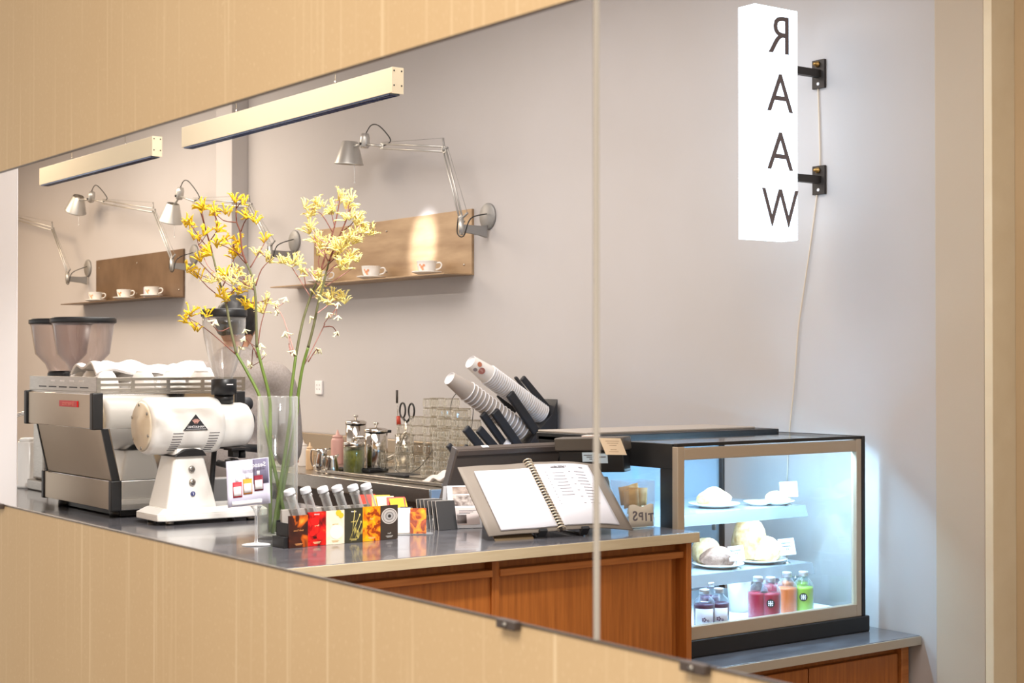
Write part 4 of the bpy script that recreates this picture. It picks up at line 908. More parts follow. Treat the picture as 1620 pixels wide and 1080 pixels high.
flower_stem('kangaroo paw stem of the pale right cluster, right branch', (vx + .006, vy + .026, CT + .016), [(575, 1180), (590, 1040), (612, 900), (640, 800), (668, 690), (690, 580), (712, 500), (742, 380), (772, 300), (800, 240), (830, 170), (850, 115)],
    CR[3:] + [[(800, 240), (850, 200), (888, 150)], [(820, 190), (838, 150), (836, 95)], [(770, 300), (830, 270), (905, 190)], [(755, 345), (810, 310), (850, 330)], [(738, 395), (780, 350), (820, 270)], [(740, 385), (720, 330), (745, 280)], [(725, 440), (770, 400), (800, 385)], [(618, 890), (715, 700), (720, 680), (780, 605)], [(715, 700), (760, 700), (785, 740)], [(640, 870), (680, 810), (690, 830)]],
    [(885, 150, 1), (905, 190, 1), (890, 210, 1), (835, 92, 1), (850, 75, 1), (838, 150, 1), (820, 160, 1), (850, 335), (870, 352), (840, 348), (800, 382), (815, 392), (790, 300), (805, 290), (820, 268), (835, 262), (770, 330), (760, 322), (745, 280), (800, 380), (750, 548), (765, 552), (810, 540), (815, 560), (735, 560), (790, 545), (860, 240), (880, 180, 1), (780, 600, 2), (776, 660, 2), (742, 660, 2), (780, 742, 2), (690, 835, 2), (690, 815, 2), (670, 660, 2)], 1, -.07, M_stem2)

# ---------------------------------------------------------------- stemmed card stand
wx, wy = 1.929, 3.797
cs = thing('card_stand', 'clear stemmed glass stand holding a drinks card beside the vase', 'card stand', (wx, wy, CT))
M_foot = glass('stand_glass', (248, 250, 252), 1, .4, edge=((248, 250, 254), .65, 1.0))
G().lathe([(0, 0), (.038, 0), (.039, .002), (.02, .004), (.005, .008), (.0032, .02), (.0036, .085), (.010, .098), (.016, .106), (0, .106)], I4, 36).part('foot_and_stem', M_foot, cs)
e1 = (RT * .98 + FH * .12).normalized(); e2 = (Z_ + FH * .12 + RT * .06).normalized() - e1 * .16
fr = frame(V((-.030, -.012, .172)), e1 + Z_ * .10, Z_ + FH * .1 - RT * .10)
W2, H2 = .057, .062
def cardf(u, v):
    return fr @ V(((u - .5) * 2 * W2 + .006 * (v - .5), (v - .5) * 2 * H2, -.010 * math.cos((u - .5) * 2.6)))
card = G().grid(cardf, 14, 4, .0007).part('printed_card', mat('card_lilac', (222, 220, 238), .6, noise=.35, nscale=6, col2=(196, 196, 220)), cs)
def curve(u, v, up=.0012):
    return fr @ V(((u - .5) * 2 * W2 + .006 * (v - .5), (v - .5) * 2 * H2, -.010 * math.cos((u - .5) * 2.6) + up))
def patch(u0, u1, v0, v1, m, nm, up=.0012):
    return G().grid(lambda a, b: curve(u0 + (u1 - u0) * a, v0 + (v1 - v0) * b, up), 6, 2, .0004).part(nm, m, card)
patch(.62, .985, .45, .985, mat('card_violet', (120, 116, 142), .6), 'printed_wall')
for k, (u, c) in enumerate(((.24, (206, 40, 56)), (.48, (236, 150, 40)), (.74, (130, 24, 48)))):
    v = .20 + .05 * k
    bt = patch(u - .105, u + .105, v, v + .33, mat('print_bottle_%d' % k, c, .6), 'printed_bottle', .0018)
    patch(u - .09, u + .09, v + .03, v + .23, M_paper, 'printed_label', .0026)
    patch(u - .035, u + .035, v + .33, v + .43, mat('print_neck', (214, 206, 214), .6), 'printed_neck', .0018)
patch(.10, .80, .03, .12, M_paper, 'printed_base', .0018)
G().add(text_mesh('Seasonal', .017), fr @ Matrix.Translation((.022, .044, .003)) @ Matrix.Rotation(.0, 4, 'Z')).part('lettering', M_paper, card)

# ---------------------------------------------------------------- printed box with sample tubes
def art(name, stops, scale, dist, rough=.35, stretch=(1, 1, 1), seed=0, kind='noise'):
    m = bpy.data.materials.new(name); m.use_nodes = True; nt = m.node_tree; b = nt.nodes['Principled BSDF']; b.inputs['Roughness'].default_value = rough
    tc = nt.nodes.new('ShaderNodeTexCoord'); mp = nt.nodes.new('ShaderNodeMapping'); mp.inputs['Location'].default_value = (seed, seed * .7, seed * .3); mp.inputs['Scale'].default_value = stretch
    nt.links.new(tc.outputs['Object'], mp.inputs[0])
    if kind == 'noise':
        n = nt.nodes.new('ShaderNodeTexNoise'); n.inputs['Scale'].default_value = scale; n.inputs['Distortion'].default_value = dist; n.inputs['Detail'].default_value = 2; out = n.outputs['Fac']
    else:
        n = nt.nodes.new('ShaderNodeTexVoronoi'); n.inputs['Scale'].default_value = scale; out = n.outputs['Distance']
    nt.links.new(mp.outputs[0], n.inputs['Vector']); r = nt.nodes.new('ShaderNodeValToRGB'); el = r.color_ramp.elements
    for i, (p, c) in enumerate(stops):
        e = el[i] if i < 2 else el.new(p)
        e.position = p; e.color = lin(c)
    nt.links.new(out, r.inputs[0]); nt.links.new(r.outputs[0], b.inputs['Base Color'])
    return m
BX0, BX1, BY = 1.962, 2.316, 3.685
tb = thing('sample_box', 'black box faced with six coloured coffee cards, holding glass tubes', 'box', ((BX0 + BX1) / 2, BY + .03, CT), math.radians(2.5))
L2 = (BX1 - BX0) / 2
G().box((-L2 - .012, -.026, 0), (L2 - .002, .034, .030), .001).box((-L2, -.026, .03), (-L2 + .002, .034, .066)).box((L2 - .004, -.026, .03), (L2 - .002, .034, .08)).box((-L2, .031, .03), (L2, .034, .07)).part('tray', M_black, tb)
G().box((-L2 + .01, .020, .03), (L2 - .06, .030, .098), .001).part('back_board', mat('board_grey', (176, 170, 164), .6), tb)
cw = 2 * L2 / 6
arts = [art('card_flame', ((.35, (48, 22, 16)), (.52, (70, 30, 18)), (.60, (226, 104, 20)), (.68, (250, 170, 60))), 14, 1.2, seed=1), art('card_red', ((.30, (60, 8, 10)), (.45, (196, 18, 18)), (.62, (226, 34, 22)), (.78, (250, 130, 60))), 40, .6, seed=4),
        art('card_cream', ((.3, (240, 222, 190)), (.55, (246, 228, 204)), (.66, (240, 226, 170)), (.74, (214, 190, 60))), 12, 1, seed=2), art('card_dark_flower', ((.3, (52, 50, 40)), (.62, (60, 58, 46)), (.67, (206, 186, 96)), (.72, (66, 62, 46))), 26, .2, stretch=(1.6, 1, .5), seed=9),
        art('card_orange', ((.25, (200, 84, 16)), (.42, (150, 52, 10)), (.47, (236, 120, 20)), (.62, (250, 184, 20))), 34, .8, seed=6), mat('card_ripple', (62, 52, 46), .35)]
tops = [.086, .092, .092, .095, .096, .096]
heads = ('', 'WAAR', '', 'WAAR', '', '')
for k in range(6):
    x0 = -L2 + cw * k
    cd = G().box((x0 + .0005, -.0285 - (.004 if k == 0 else 0), .0005 - (0 if k else 0)), (x0 + cw - .0005, -.0265, tops[k]), 0).part('printed_card', arts[k], tb)
    cx = x0 + cw / 2; yf = -.0287 - (.004 if k == 0 else 0)
    f = lambda z: frame((cx, yf, z), (1, 0, 0), (0, 0, 1))
    if heads[k]: G().add(text_mesh('RAAW', .0055), f(.085)).part('lettering', M_paper, cd)
    tint = {0: (220, 150, 90), 1: (250, 220, 170), 2: (214, 184, 130), 3: (226, 204, 120), 4: (250, 210, 140), 5: (200, 196, 190)}[k]
    mt = mat('print_tint_%d' % k, tint, .6)
    G().add(text_mesh(('Earth Tones', 'Berry', 'Jasmine', 'Golden', 'Leaf', '')[k] or 'Pure', .0062), f((.046, .055, .055, .058, .062, .018)[k])).part('lettering', mt, cd)
    g = G()
    for q in range(2): g.box((cx - .012 + .003 * q, yf - .0006, .010 - .003 * q), (cx + .012 - .003 * q, yf, .0112 - .003 * q))
    g.part('fine_print', mt, cd)
    if k == 5:
        for rr, c in ((.027, (206, 198, 192)), (.0235, (120, 112, 108)), (.021, (190, 184, 180)), (.014, (124, 118, 116)), (.011, (172, 168, 166)), (.0055, (50, 46, 46))):
            G().prism(disc_poly(rr, 28, (0, 0), .82), f(.066), 0, .0004 + (.03 - rr) * .03).part('ripple_ring', mat('ripple_%d' % int(rr * 1e4), c, .4), cd)
    if k == 1:
        for q, (dx, z, r) in enumerate(((-.006, .066, .014), (.012, .026, .013), (-.014, .034, .009))): G().prism(disc_poly(r, 14, (dx, 0), .8), f(z), 0, .0004).part('printed_berry', mat('berry_red', (214, 24, 20), .4), cd)
    if k == 4:
        for q, (dx, z, an) in enumerate(((-.016, .075, .3), (.0, .07, 1.2), (.014, .078, -.5), (.018, .05, .4), (-.006, .036, 2.4), (.007, .036, .7), (.012, .022, .1))):
            G().prism([(0, 0), (.006, .0045), (.013, 0), (.006, -.0045)], f(z) @ Matrix.Translation((dx, 0, 0)) @ Matrix.Rotation(an, 4, 'Z'), 0, .0005).part('printed_leaf', mat('leaf_rust', (150, 58, 12), .4), cd)
    if k == 3:
        for a_, b_ in (((-.006, .012), (.003, .085)), ((-.014, .008), (.02, .075)), ((.004, .01), (.024, .055))):
            G().tube([(cx + a_[0], yf, a_[1]), (cx + b_[0], yf, b_[1])], .0008, 4).ball((cx + b_[0], yf, b_[1]), .003, 1, (1, .3, 1.4)).part('printed_grass', mat('grass_gold', (214, 196, 110), .5), cd)
    if k == 2:
        for q, (dx, z, r) in enumerate(((.004, .034, .022), (.010, .085, .009), (.018, .078, .008))):
            G().prism(disc_poly(r, 18, (dx, 0), .9), f(z), 0, .0003 + .0002 * q).part('printed_petal', mat('petal_print_%d' % (q > 0), ((250, 238, 222), (224, 190, 50))[q > 0], .5), cd)
M_tube = glass('tube_glass', (252, 253, 253), 1, .3, edge=((246, 248, 250), .4, .85))
M_tcap = mat('tube_cap', (226, 230, 236), .35, .2)
M_bean = mat('coffee_bean', (118, 84, 62), .5)
lab_t = ('leftmost glass sample tube with silver cap in the printed box', 'second glass sample tube from the vase, with coffee beans showing', 'third glass sample tube from the vase in the printed box', 'fourth glass sample tube from the vase in the printed box', 'fifth glass sample tube from the vase in the printed box', 'rightmost glass sample tube with dark beans in the printed box')
rb = root_matrix(tb)
tops_px = ((455, 775), (481, 772), (508, 771), (531, 769), (556, 768), (577, 766))
for k in range(6):
    tp = P(tops_px[k][0], tops_px[k][1], Y=BY + .036); lean = V((-.36, .0, 1)).normalized(); bp_ = tp - lean * .135
    bp_.z = max(bp_.z, CT + .034)
    t = thing('sample_tube', lab_t[k], 'tube', bp_, 0, 'glass sample tubes in the printed box')
    q = lean.to_track_quat('Z', 'Y').to_matrix().to_4x4(); H = (tp - bp_).length
    G().lathe([(0, 0), (.008, .001), (.0125, .007), (.0125, H - .026), (.0142, H - .024), (.0142, H - .020), (.0120, H - .018), (.0120, H - .012), (.0108, H - .012), (.0108, H - .026), (.0115, .008), (0, .003)], q, 20).part('glass_tube', M_tube, t)
    cp = G().lathe([(0, H - .014), (.0150, H - .014), (.0156, H - .012), (.0148, H - .010), (.0156, H - .008), (.0148, H - .006), (.0156, H - .004), (.0148, H - .001), (.0135, H), (0, H)], q, 26).part('cap', M_tcap, t)
    r = random.Random(k); nb = 12 if k in (1, 4, 5) else 6; g = G(); zt = H - .09 + (.012 if k in (1, 4) else 0)
    for i in range(nb):
        a = r.uniform(0, 6.28); rr = r.uniform(0, .0072); g.ball(q @ V((rr * math.cos(a), rr * math.sin(a), zt - r.uniform(0, .018))), .0042, 1, (1, .75, .6), Matrix.Rotation(r.uniform(0, 3), 4, 'X'))
    o = g.part('coffee_beans', M_bean, t); o['kind'] = 'stuff'
# acrylic card holder with cards
ah = thing('card_holder', 'clear acrylic holder with one orange card, right of the printed box', 'card holder', P(664, 846, Z=CT) + V((0, .03, 0)), math.radians(-32))
g = G()
for a, b in (((-.055, -.028, 0), (.055, .028, .002)), ((-.055, -.028, 0), (-.053, .028, .042)), ((.053, -.028, 0), (.055, .028, .042)), ((-.055, -.028, 0), (.055, -.026, .042)), ((-.055, .026, 0), (.055, .028, .05))): g.box(a, b)
g.part('acrylic_tray', M_acryl, ah)
rm = root_matrix(ah)
def leaning_card(px, w, h, m, label, tilt=.35, y=0, grp='loose printed cards in the acrylic holder', x=0):
    f = rm @ frame((x, y, .003), (1, 0, 0), (-.12, tilt, 1)); g = G().box((-w / 2, 0, -.0006), (w / 2, h, .0006), 0, f)
    g.thing('printed_card', m, label, 'card', grp)
leaning_card(0, .046, .074, arts[4], 'orange leaf card standing in the acrylic holder', .28, -.016, x=.012)
leaning_card(0, .040, .074, M_paper, 'white card edge-on left of the orange card', .3, .0, x=-.030)
leaning_card(0, .036, .076, M_black2, 'dark card behind the white one in the acrylic holder', .3, .008, x=-.022)
# loose sachets behind the printed box
for k, (px, py, c, lab, an) in enumerate(((605, 800, (226, 60, 40), 'red sachet behind the printed box', .2), (618, 797, (246, 206, 40), 'yellow sachet behind the printed box', -.2), (632, 798, (240, 226, 190), 'cream sachet behind the printed box', .1), (645, 800, (214, 70, 60), 'red and cream sachet right of the cream one', -.1), (655, 801, (244, 196, 60), 'amber sachet nearest the black cards', .25))):
    p = P(px, 842, Z=CT) + V((.05, .13, 0)); p.z = CT
    f = frame(p, (math.cos(an), math.sin(an) - .3, 0), (.1, .55, 1))
    G().box((-.028, 0, -.002), (.028, .108 - .003 * k, .002), .0015, f).thing('sachet', mat('sachet_%d' % k, c, .5), lab, 'sachet', 'coloured sachets behind the box')
# row of black cards standing behind
cl_ = ('charcoal card furthest back in the row beside the menu', 'second charcoal card from the back of the row', 'third charcoal card from the back of the row', 'third charcoal card from the front of the row', 'second charcoal card from the front of the row', 'front charcoal card of the row, face in full view')
for k in range(6):
    p = P(709, 838, Z=CT) + V((0, .021 * (5 - k), 0))
    t = thing('black_card', cl_[k], 'card', p, 0, 'charcoal cards beside the menu')
    f = frame((0, 0, .0005), (1, -.06, 0), (-.10, .24, 1)); h = .084 + .001 * (k % 3)
    G().box((-.032, 0, -.0012), (.032, h, .0008), .0004, f).part('leaf', mat('card_black', (70, 68, 68), .45), t)
    G().box((-.0322, h, -.0014), (.0322, h + .0008, .001), 0, f).box((-.0330, 0, -.0014), (-.0322, h, .001), 0, f).part('pale_edge', mat('card_edge', (196, 190, 184), .6), t)
# printed coffee leaflet stand under the till screen
pc = thing('leaflet', 'folded white leaflet with coffee photographs left of the menu', 'leaflet', P(742, 838, Z=CT) + V((.02, .05, 0)), math.radians(-22))
pc.location.z = CT
f0 = frame((0, -.012, .001), (1, 0, 0), (-.08, .32, 1))
lf = G().box((-.050, 0, -.0005), (.050, .130, .0005), 0, f0).box((-.050, 0, -.0005), (.050, .128, .0005), 0, frame((-.010, .068, .001), (1, 0, 0), (0, -.32, 1))).part('folded_sheet', M_paper, pc)
def lpatch(x0, y0, x1, y1, m, nm): return G().box((x0, y0, .0006), (x1, y1, .0012), 0, f0).part(nm, m, lf)
lpatch(-.034, .104, .036, .126, mat('leaf_photo_a', (206, 188, 176), .6, noise=.2, nscale=60, col2=(150, 128, 116)), 'printed_photo')
lpatch(-.034, .068, .036, .100, mat('leaf_photo_b', (226, 214, 206), .6, noise=.2, nscale=70, col2=(90, 70, 64)), 'printed_photo')
lpatch(-.034, .010, .044, .062, mat('leaf_photo_c', (220, 204, 200), .6), 'printed_photo')
lpatch(-.026, .014, .004, .040, mat('coffee_dark', (52, 26, 22), .3), 'printed_glass')
lpatch(-.026, .040, .004, .044, M_paper, 'printed_glass_rim')
g = G()
for q in range(3): g.box((-.018, .052 - .004 * q, .0012), (.036 - .01 * q, .0535 - .004 * q, .0016), 0, f0)
g.part('fine_print', M_ink, lf)

# ---------------------------------------------------------------- open menu binder on its stand
be1 = V((.985, -.174, 0)); bb = V((.174, .985, 0))
th = math.radians(40); be2 = bb * math.cos(th) + Z_ * math.sin(th)
BO = V((2.485, 3.49, 1.066)); BWid, BLen = .445, .275
mb = thing('menu_binder', 'open ring-bound menu with white pages on a low stand', 'menu', V((BO + be1 * BWid / 2)[:2] + (CT,)))
FB = frame(BO, be1, be2)
SPX = .225                                   # spine position along the bottom edge
def page_z(x): d = x - SPX; return .010 * math.exp(-(d / .05) ** 2) + (.012 * math.sin(max(0, d) / .2 * 3.1) if d > 0 else .006 * math.sin(-d / .236 * 3.1))
def sheet(x0, x1, y0, y1, off): return lambda u, v: FB @ V((x0 + (x1 - x0) * u, y0 + (y1 - y0) * v, page_z(x0 + (x1 - x0) * u) + off))
M_cover = mat('binder_grey', (132, 122, 112), .6)
G().grid(sheet(0, SPX - .006, 0, BLen, -.004), 16, 3, .003).part('cover', M_cover, mb, True)
G().grid(sheet(SPX + .006, BWid + .02, 0, BLen, -.004), 16, 3, .003).part('cover', M_cover, mb, True)
M_page = mat('menu_page', (222, 222, 230), .75)
G().grid(sheet(.040, SPX - .010, .012, BLen - .028, .002), 16, 3, .004).part('page_block', M_page, mb, True)
rp = G().grid(sheet(SPX + .010, BWid - .025, .012, BLen - .016, .002), 16, 3, .004).part('page_block', M_page, mb, True)
g = G()
r = random.Random(3)
def line(x0, x1, y, h=.0022):
    g.grid(lambda u, v: sheet(x0, x1, y, y + h, .0046)(u, v), 4, 1, .0003)
for q in range(11):
    y = BLen - .052 - .013 * q
    line(.352 + r.uniform(0, .01), .390, y); 
    if q % 2 == 0: line(.335, .342, y)
    if q < 8: line(.275 + r.uniform(0, .012), .318, y - .004)
    line(.258, .262, y)
line(.283, .330, BLen - .034, .004); line(.378, .392, BLen - .034, .004)
g.part('menu_print', mat('menu_ink', (150, 148, 156), .8), rp, True)
G().add(text_mesh('COFFEE MENU', .008, True), FB @ Matrix.Translation((.310, BLen - .030, page_z(.31) + .006))).part('lettering', M_ink, rp, True)
M_ring = mat('ring_bronze', (222, 208, 186), .3, .45)
sp_ = G().tube([FB @ V((SPX, .0, .004)), FB @ V((SPX, BLen, .004))], .005, 8).part('spine_rod', M_dark, mb, True)
for k in range(26):
    y = .004 + (BLen + .0) * k / 25
    pts = [FB @ V((SPX + .013 * math.cos(a * 6.283 / 12), y + .003 * a / 12, .008 + .011 * math.sin(a * 6.283 / 12))) for a in range(13)]
    G().tube(pts, .0021, 5).part('ring', M_ring, sp_, True)
# stand: base bars and front hooks
st = G()
for x in (.15, .30): st.tube([FB @ V((x, -.004, -.012)), FB @ V((x, BLen * .9, -.012))], .004, 6)
for x in (.15, .30):
    a = FB @ V((x, BLen * .88, -.012)); st.tube([a, V((a.x + bb.x * .05, a.y + bb.y * .05, CT + .004))], .004, 6); b_ = FB @ V((x, 0, -.012)); st.tube([V((b_.x, b_.y, CT + .004)), V((a.x + bb.x * .05, a.y + bb.y * .05, CT + .004))], .004, 6)
st.part('stand_frame', M_black, mb, True)
for x in (.165, .300):
    G().box((x - .012, -.006, -.012), (x + .012, .004, .014), .001, FB).part('stand_hook', M_black, mb, True)
G().box((.02, -.010, -.016), (.14, .02, -.012), .001, FB).part('stand_foot', mat('stand_bronze', (112, 94, 70), .4, .3), mb, True)

# ---------------------------------------------------------------- till screen seen from behind
M_pos = mat('till_shell', (92, 82, 76), .45, .2)
ps = thing('till_screen', 'back of a dark tilted till screen behind the menu', 'screen', (2.98, 4.02, CT))
tl = P(723, 711, Y=3.98); trr = P(891, 703, Y=3.98); dn = (V((-.02, .13, -.30))).normalized()
FS = frame(tl, trr - tl, -dn); WS = (trr - tl).length
sb_ = G().box((0, -.245, -.024), (WS, 0, 0), .006, FS).part('shell', M_pos, ps, True)
G().box((.004, -.022, 0), (WS - .004, -.003, .004), .002, FS).part('shell_ridge', mat('till_ridge', (104, 92, 86), .4, .3), sb_, True)
G().box((-.003, -.245, -.026), (.004, .0, -.004), .001, FS).part('bezel_edge', mat('bezel_silver', (150, 146, 146), .3, .6), sb_, True)
G().box((.01, -.238, -.026), (WS - .01, -.008, -.0245), 0, FS).part('display', mat('screen_black', (20, 22, 26), .1), sb_, True)
G().box((.10, .0, -.016), (.125, .003, -.004), .001, FS).part('webcam_label', M_paper, sb_, True)
nk = FS @ V((WS / 2, -.15, -.012))
G().prism([(-.05, 0), (.05, 0), (.035, .12), (-.035, .12)], frame((nk.x, nk.y + .02, CT + .01), (1, 0, 0), (0, -.25, 1)), -.02, .0, .003).part('stand', M_black2, ps, True)
G().box((nk.x - .10, nk.y - .06, CT), (nk.x + .10, nk.y + .10, CT + .012), .004).part('stand_base', M_black2, ps, True)
# card terminal screen beside the case
ct = thing('payment_display', 'black customer display with pale stickers beside the pastry case', 'screen', (3.0, 3.74, CT))
a = P(876, 693, Y=3.84); b = P(985, 691, Y=3.60); FT = frame(a, (b - a), (.0, -.16, 1)); WT = (b - a).length
G().box((0, -.042, -.05), (WT, 0, .0), .005, FT).part('head_cover', mat('terminal_brown', (88, 80, 72), .45), ct, True)
s2 = G().box((.012, -.108, -.045), (WT - .005, -.042, -.004), .004, FT).part('display_body', M_black, ct, True)
G().box((.10, -.075, -.004), (.15, -.046, -.0032), 0, FT).part('sticker', mat('sticker_blue', (196, 214, 226), .5), s2, True)
G().box((.158, -.080, -.004), (.192, -.050, -.0032), 0, FT).part('sticker', mat('sticker_blue'), s2, True)
g = G()
for q in range(3): g.box((.106 + .01 * q, -.056 - .006 * q, -.0032), (.136, -.0535 - .006 * q, -.0026), 0, FT)
g.box((.162, -.062, -.0032), (.186, -.059, -.0026), 0, FT).part('sticker_print', M_ink, s2, True)
pk = FT @ V((WT * .36, -.108, -.025))
G().box((pk.x - .02, pk.y - .01, CT + .012), (pk.x + .02, pk.y + .02, pk.z + .01), .003).box((pk.x - .08, pk.y - .05, CT), (pk.x + .08, pk.y + .08, CT + .014), .004).part('foot', M_black, ct, True)
# note cards on the display
nt_ = P(946, 693, Y=3.59)
fn_ = frame(P(968, 706, Y=3.59), (1, -.1, -.04), (-.18, .35, 1))
n1 = thing('note_card', 'cream note card hanging from the top of the customer display', 'card', P(968, 717, Y=3.59))
k1 = G().prism([(-.042, .026), (.036, .026), (.050, -.026), (-.026, -.026)], fn_, -.0005, .0005).part('card', mat('note_cream', (226, 202, 170), .7), n1, True)
g = G()
for q, w in enumerate((.05, .04, .026, 0, .022, .034)):
    if w: g.box((.004 - w / 2, .016 - .0066 * q, .0005), (.004 + w / 2, .0172 - .0066 * q, .0009), 0, fn_)
g.part('card_print', mat('note_ink', (160, 130, 104), .7), k1, True)
G().box((.10, .0004, -.035), (.15, .006, -.006), .001, FT).thing('note_card', mat('pink_note', (232, 214, 206), .7), 'folded pale note on top of the customer display', 'card')
# card reader with -20% sign
cr = thing('card_reader', 'taupe card reader with pale lettering behind the menu', 'card reader', (3.022, 3.662, CT), math.radians(-20))
G().prism([(-.036, 0), (.038, 0), (.042, .07), (.040, .128), (.034, .144), (-.028, .147), (-.036, .135)], frame((0, 0, 0), (1, 0, 0), (0, .1, 1)), -.03, 0, .004).part('body', mat('reader_taupe', (104, 94, 84), .45), cr)
G().add(text_mesh('-20%', .018), frame((.010, .0118, .120), (1, 0, 0), (0, .1, 1))).part('lettering', M_paper, cr)
G().prism(disc_poly(.014, 16, (.034, .09), 1.5), frame((0, .0, 0), (1, 0, 0), (0, .1, 1)), 0, .0012).part('window', mat('reader_window', (190, 210, 228), .2), cr)

# ---------------------------------------------------------------- tip jar
tj = thing('tip_jar', 'clear square tip jar with brown notes and a TIPS label', 'jar', (3.052, 3.542, CT), math.radians(-6))
TW, TH = .048, .140
g = G()
for a, b in (((-TW, -TW, 0), (TW, TW, .003)), ((-TW, -TW, .003), (-TW + .002, TW, TH)), ((TW - .002, -TW, .003), (TW, TW, TH)), ((-TW + .002, -TW, .003), (TW - .002, -TW + .002, TH)), ((-TW + .002, TW - .002, .003), (TW - .002, TW, TH))): g.box(a, b)
g.part('acrylic_box', M_acryl, tj)
tlb = G().grid(lambda u, v: (-TW + .003 + (2 * TW - .006) * u, -TW + .0045, .004 + v * (.064 + .004 * math.sin(u * 9))), 12, 3, .0008).part('paper_label', mat('tips_paper', (236, 220, 196), .8), tj)
for ch, x, z, s in (('T', .036, .030, .034), ('I', .018, .032, .034), ('P', .0, .034, .034), ('S', -.022, .036, .040)):
    G().add(text_mesh(ch, s, True, .0004, 'CENTER', .0008), frame((x, -TW + .0038, z), (1, 0, .06), (0, 0, 1))).part('letter', mat('tips_ink', (88, 72, 82), .7), tlb)
rmt = root_matrix(tj)
M_note = mat('banknote', (196, 158, 92), .7, noise=.3, nscale=50, col2=(160, 120, 64))
for k, (x, y, z, an, w, h) in enumerate(((-.014, -.018, .060, .10, .058, .054), (.012, -.008, .064, -.06, .074, .054), (.0, .008, .070, .16, .07, .056), (.018, .018, .06, -.12, .05, .052))):
    G().grid(lambda u, v: rmt @ V((x + (u - .5) * w * math.cos(an) - v * h * math.sin(an), y + .005 * math.sin(u * 7 + k), z + v * h * math.cos(an) + (u - .5) * w * math.sin(an))), 10, 3, .0008).thing('banknote', M_note, ('folded brown banknote at the front left of the tip jar', 'folded brown banknote at the front right of the tip jar', 'folded brown banknote standing highest in the tip jar', 'folded brown banknote at the back of the tip jar')[k], 'banknote', 'banknotes in the tip jar')

# ---------------------------------------------------------------- cup dispenser at the end of the back counter
DY = 5.22
cd_ = thing('cup_dispenser', 'black slanted cup dispenser at the end of the back counter', 'dispenser', (3.9, DY, CT))
tip_w = P(744, 572, Y=DY); bas_w = P(857, 655, Y=DY)
AX = (tip_w - bas_w).normalized(); AX.y = 0; AX.normalize(); PN = V((-AX.z, 0, AX.x)); PN = PN if PN.z > 0 else -PN      # PN: up and towards the wall
tip_g = P(711, 598, Y=DY); bas_g = P(830, 685, Y=DY)
bo = bas_w - AX * .03
G().prism(
          [(4.03, (bas_w + PN * .075).z), (4.03, CT), (3.52, CT), ((bas_g - PN * .22).x, (bas_g - PN * .22).z), ((bas_g - AX * .01).x, (bas_g - AX * .01).z), ((bas_w - AX * .01).x, (bas_w - AX * .01).z), ((bas_w + PN * .07).x, (bas_w + PN * .07).z)],
          Mx(0), DY - .06, DY + .06, .004).part('body', M_black2, cd_, True)
def fin(p0, p1, w, dy):
    """flat rounded bar of a slot, tip and foot"""
    a, b = P(p0[0], p0[1], Y=DY + dy), P(p1[0], p1[1], Y=DY + dy)
    f = frame(b, a - b, (b - a).cross(Y_) if (b - a).cross(Y_).z > 0 else (a - b).cross(Y_))
    G().box((-.01, -w / 2, -.009), ((a - b).length, w / 2, .009), .006, f).part('slot_bar', M_black2, cd_, True)
for q in (((826, 597), (872, 652), .026, -.01), ((815, 596), (858, 652), .012, .055), ((806, 622), (846, 680), .040, -.055), ((789, 623), (812, 650), .028, .055), ((782, 650), (822, 708), .040, -.055),
          ((763, 654), (800, 706), .032, -.03), ((757, 678), (790, 716), .036, -.055), ((736, 677), (768, 716), .036, -.055), ((732, 708), (748, 728), .046, -.05), ((709, 703), (727, 728), .024, -.05)): fin(*q)
c3 = P(797, 708, Y=DY - .02)
def cup_mesh(parent, m, prints=None):
    """mouth at z=0, narrow closed end at z=.105"""
    w = G().lathe([(.042, 0), (.040, .004), (.0285, .104), (.0275, .105), (.027, .100), (.0, .100)], I4, 30).part('cup_wall', m, parent)
    G().lathe([(.0425, -.002), (.0447, .0012), (.0425, .0042), (.041, .001)], I4, 30).part('rim', M_paper, parent)
    G().lathe([(0, .1002), (.0266, .1002), (.0268, .1046), (.0274, .1052), (.0284, .1045)], I4, 30).part('base_ring', M_paper, parent)
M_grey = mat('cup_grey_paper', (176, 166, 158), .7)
ORD = 'first second third fourth fifth sixth seventh eighth ninth tenth eleventh twelfth thirteenth fourteenth fifteenth sixteenth seventeenth eighteenth nineteenth twentieth'.split()
ORD += ['twenty-' + q for q in ORD[:9]] + ['thirtieth'] + ['thirty-' + q for q in ORD[:9]]
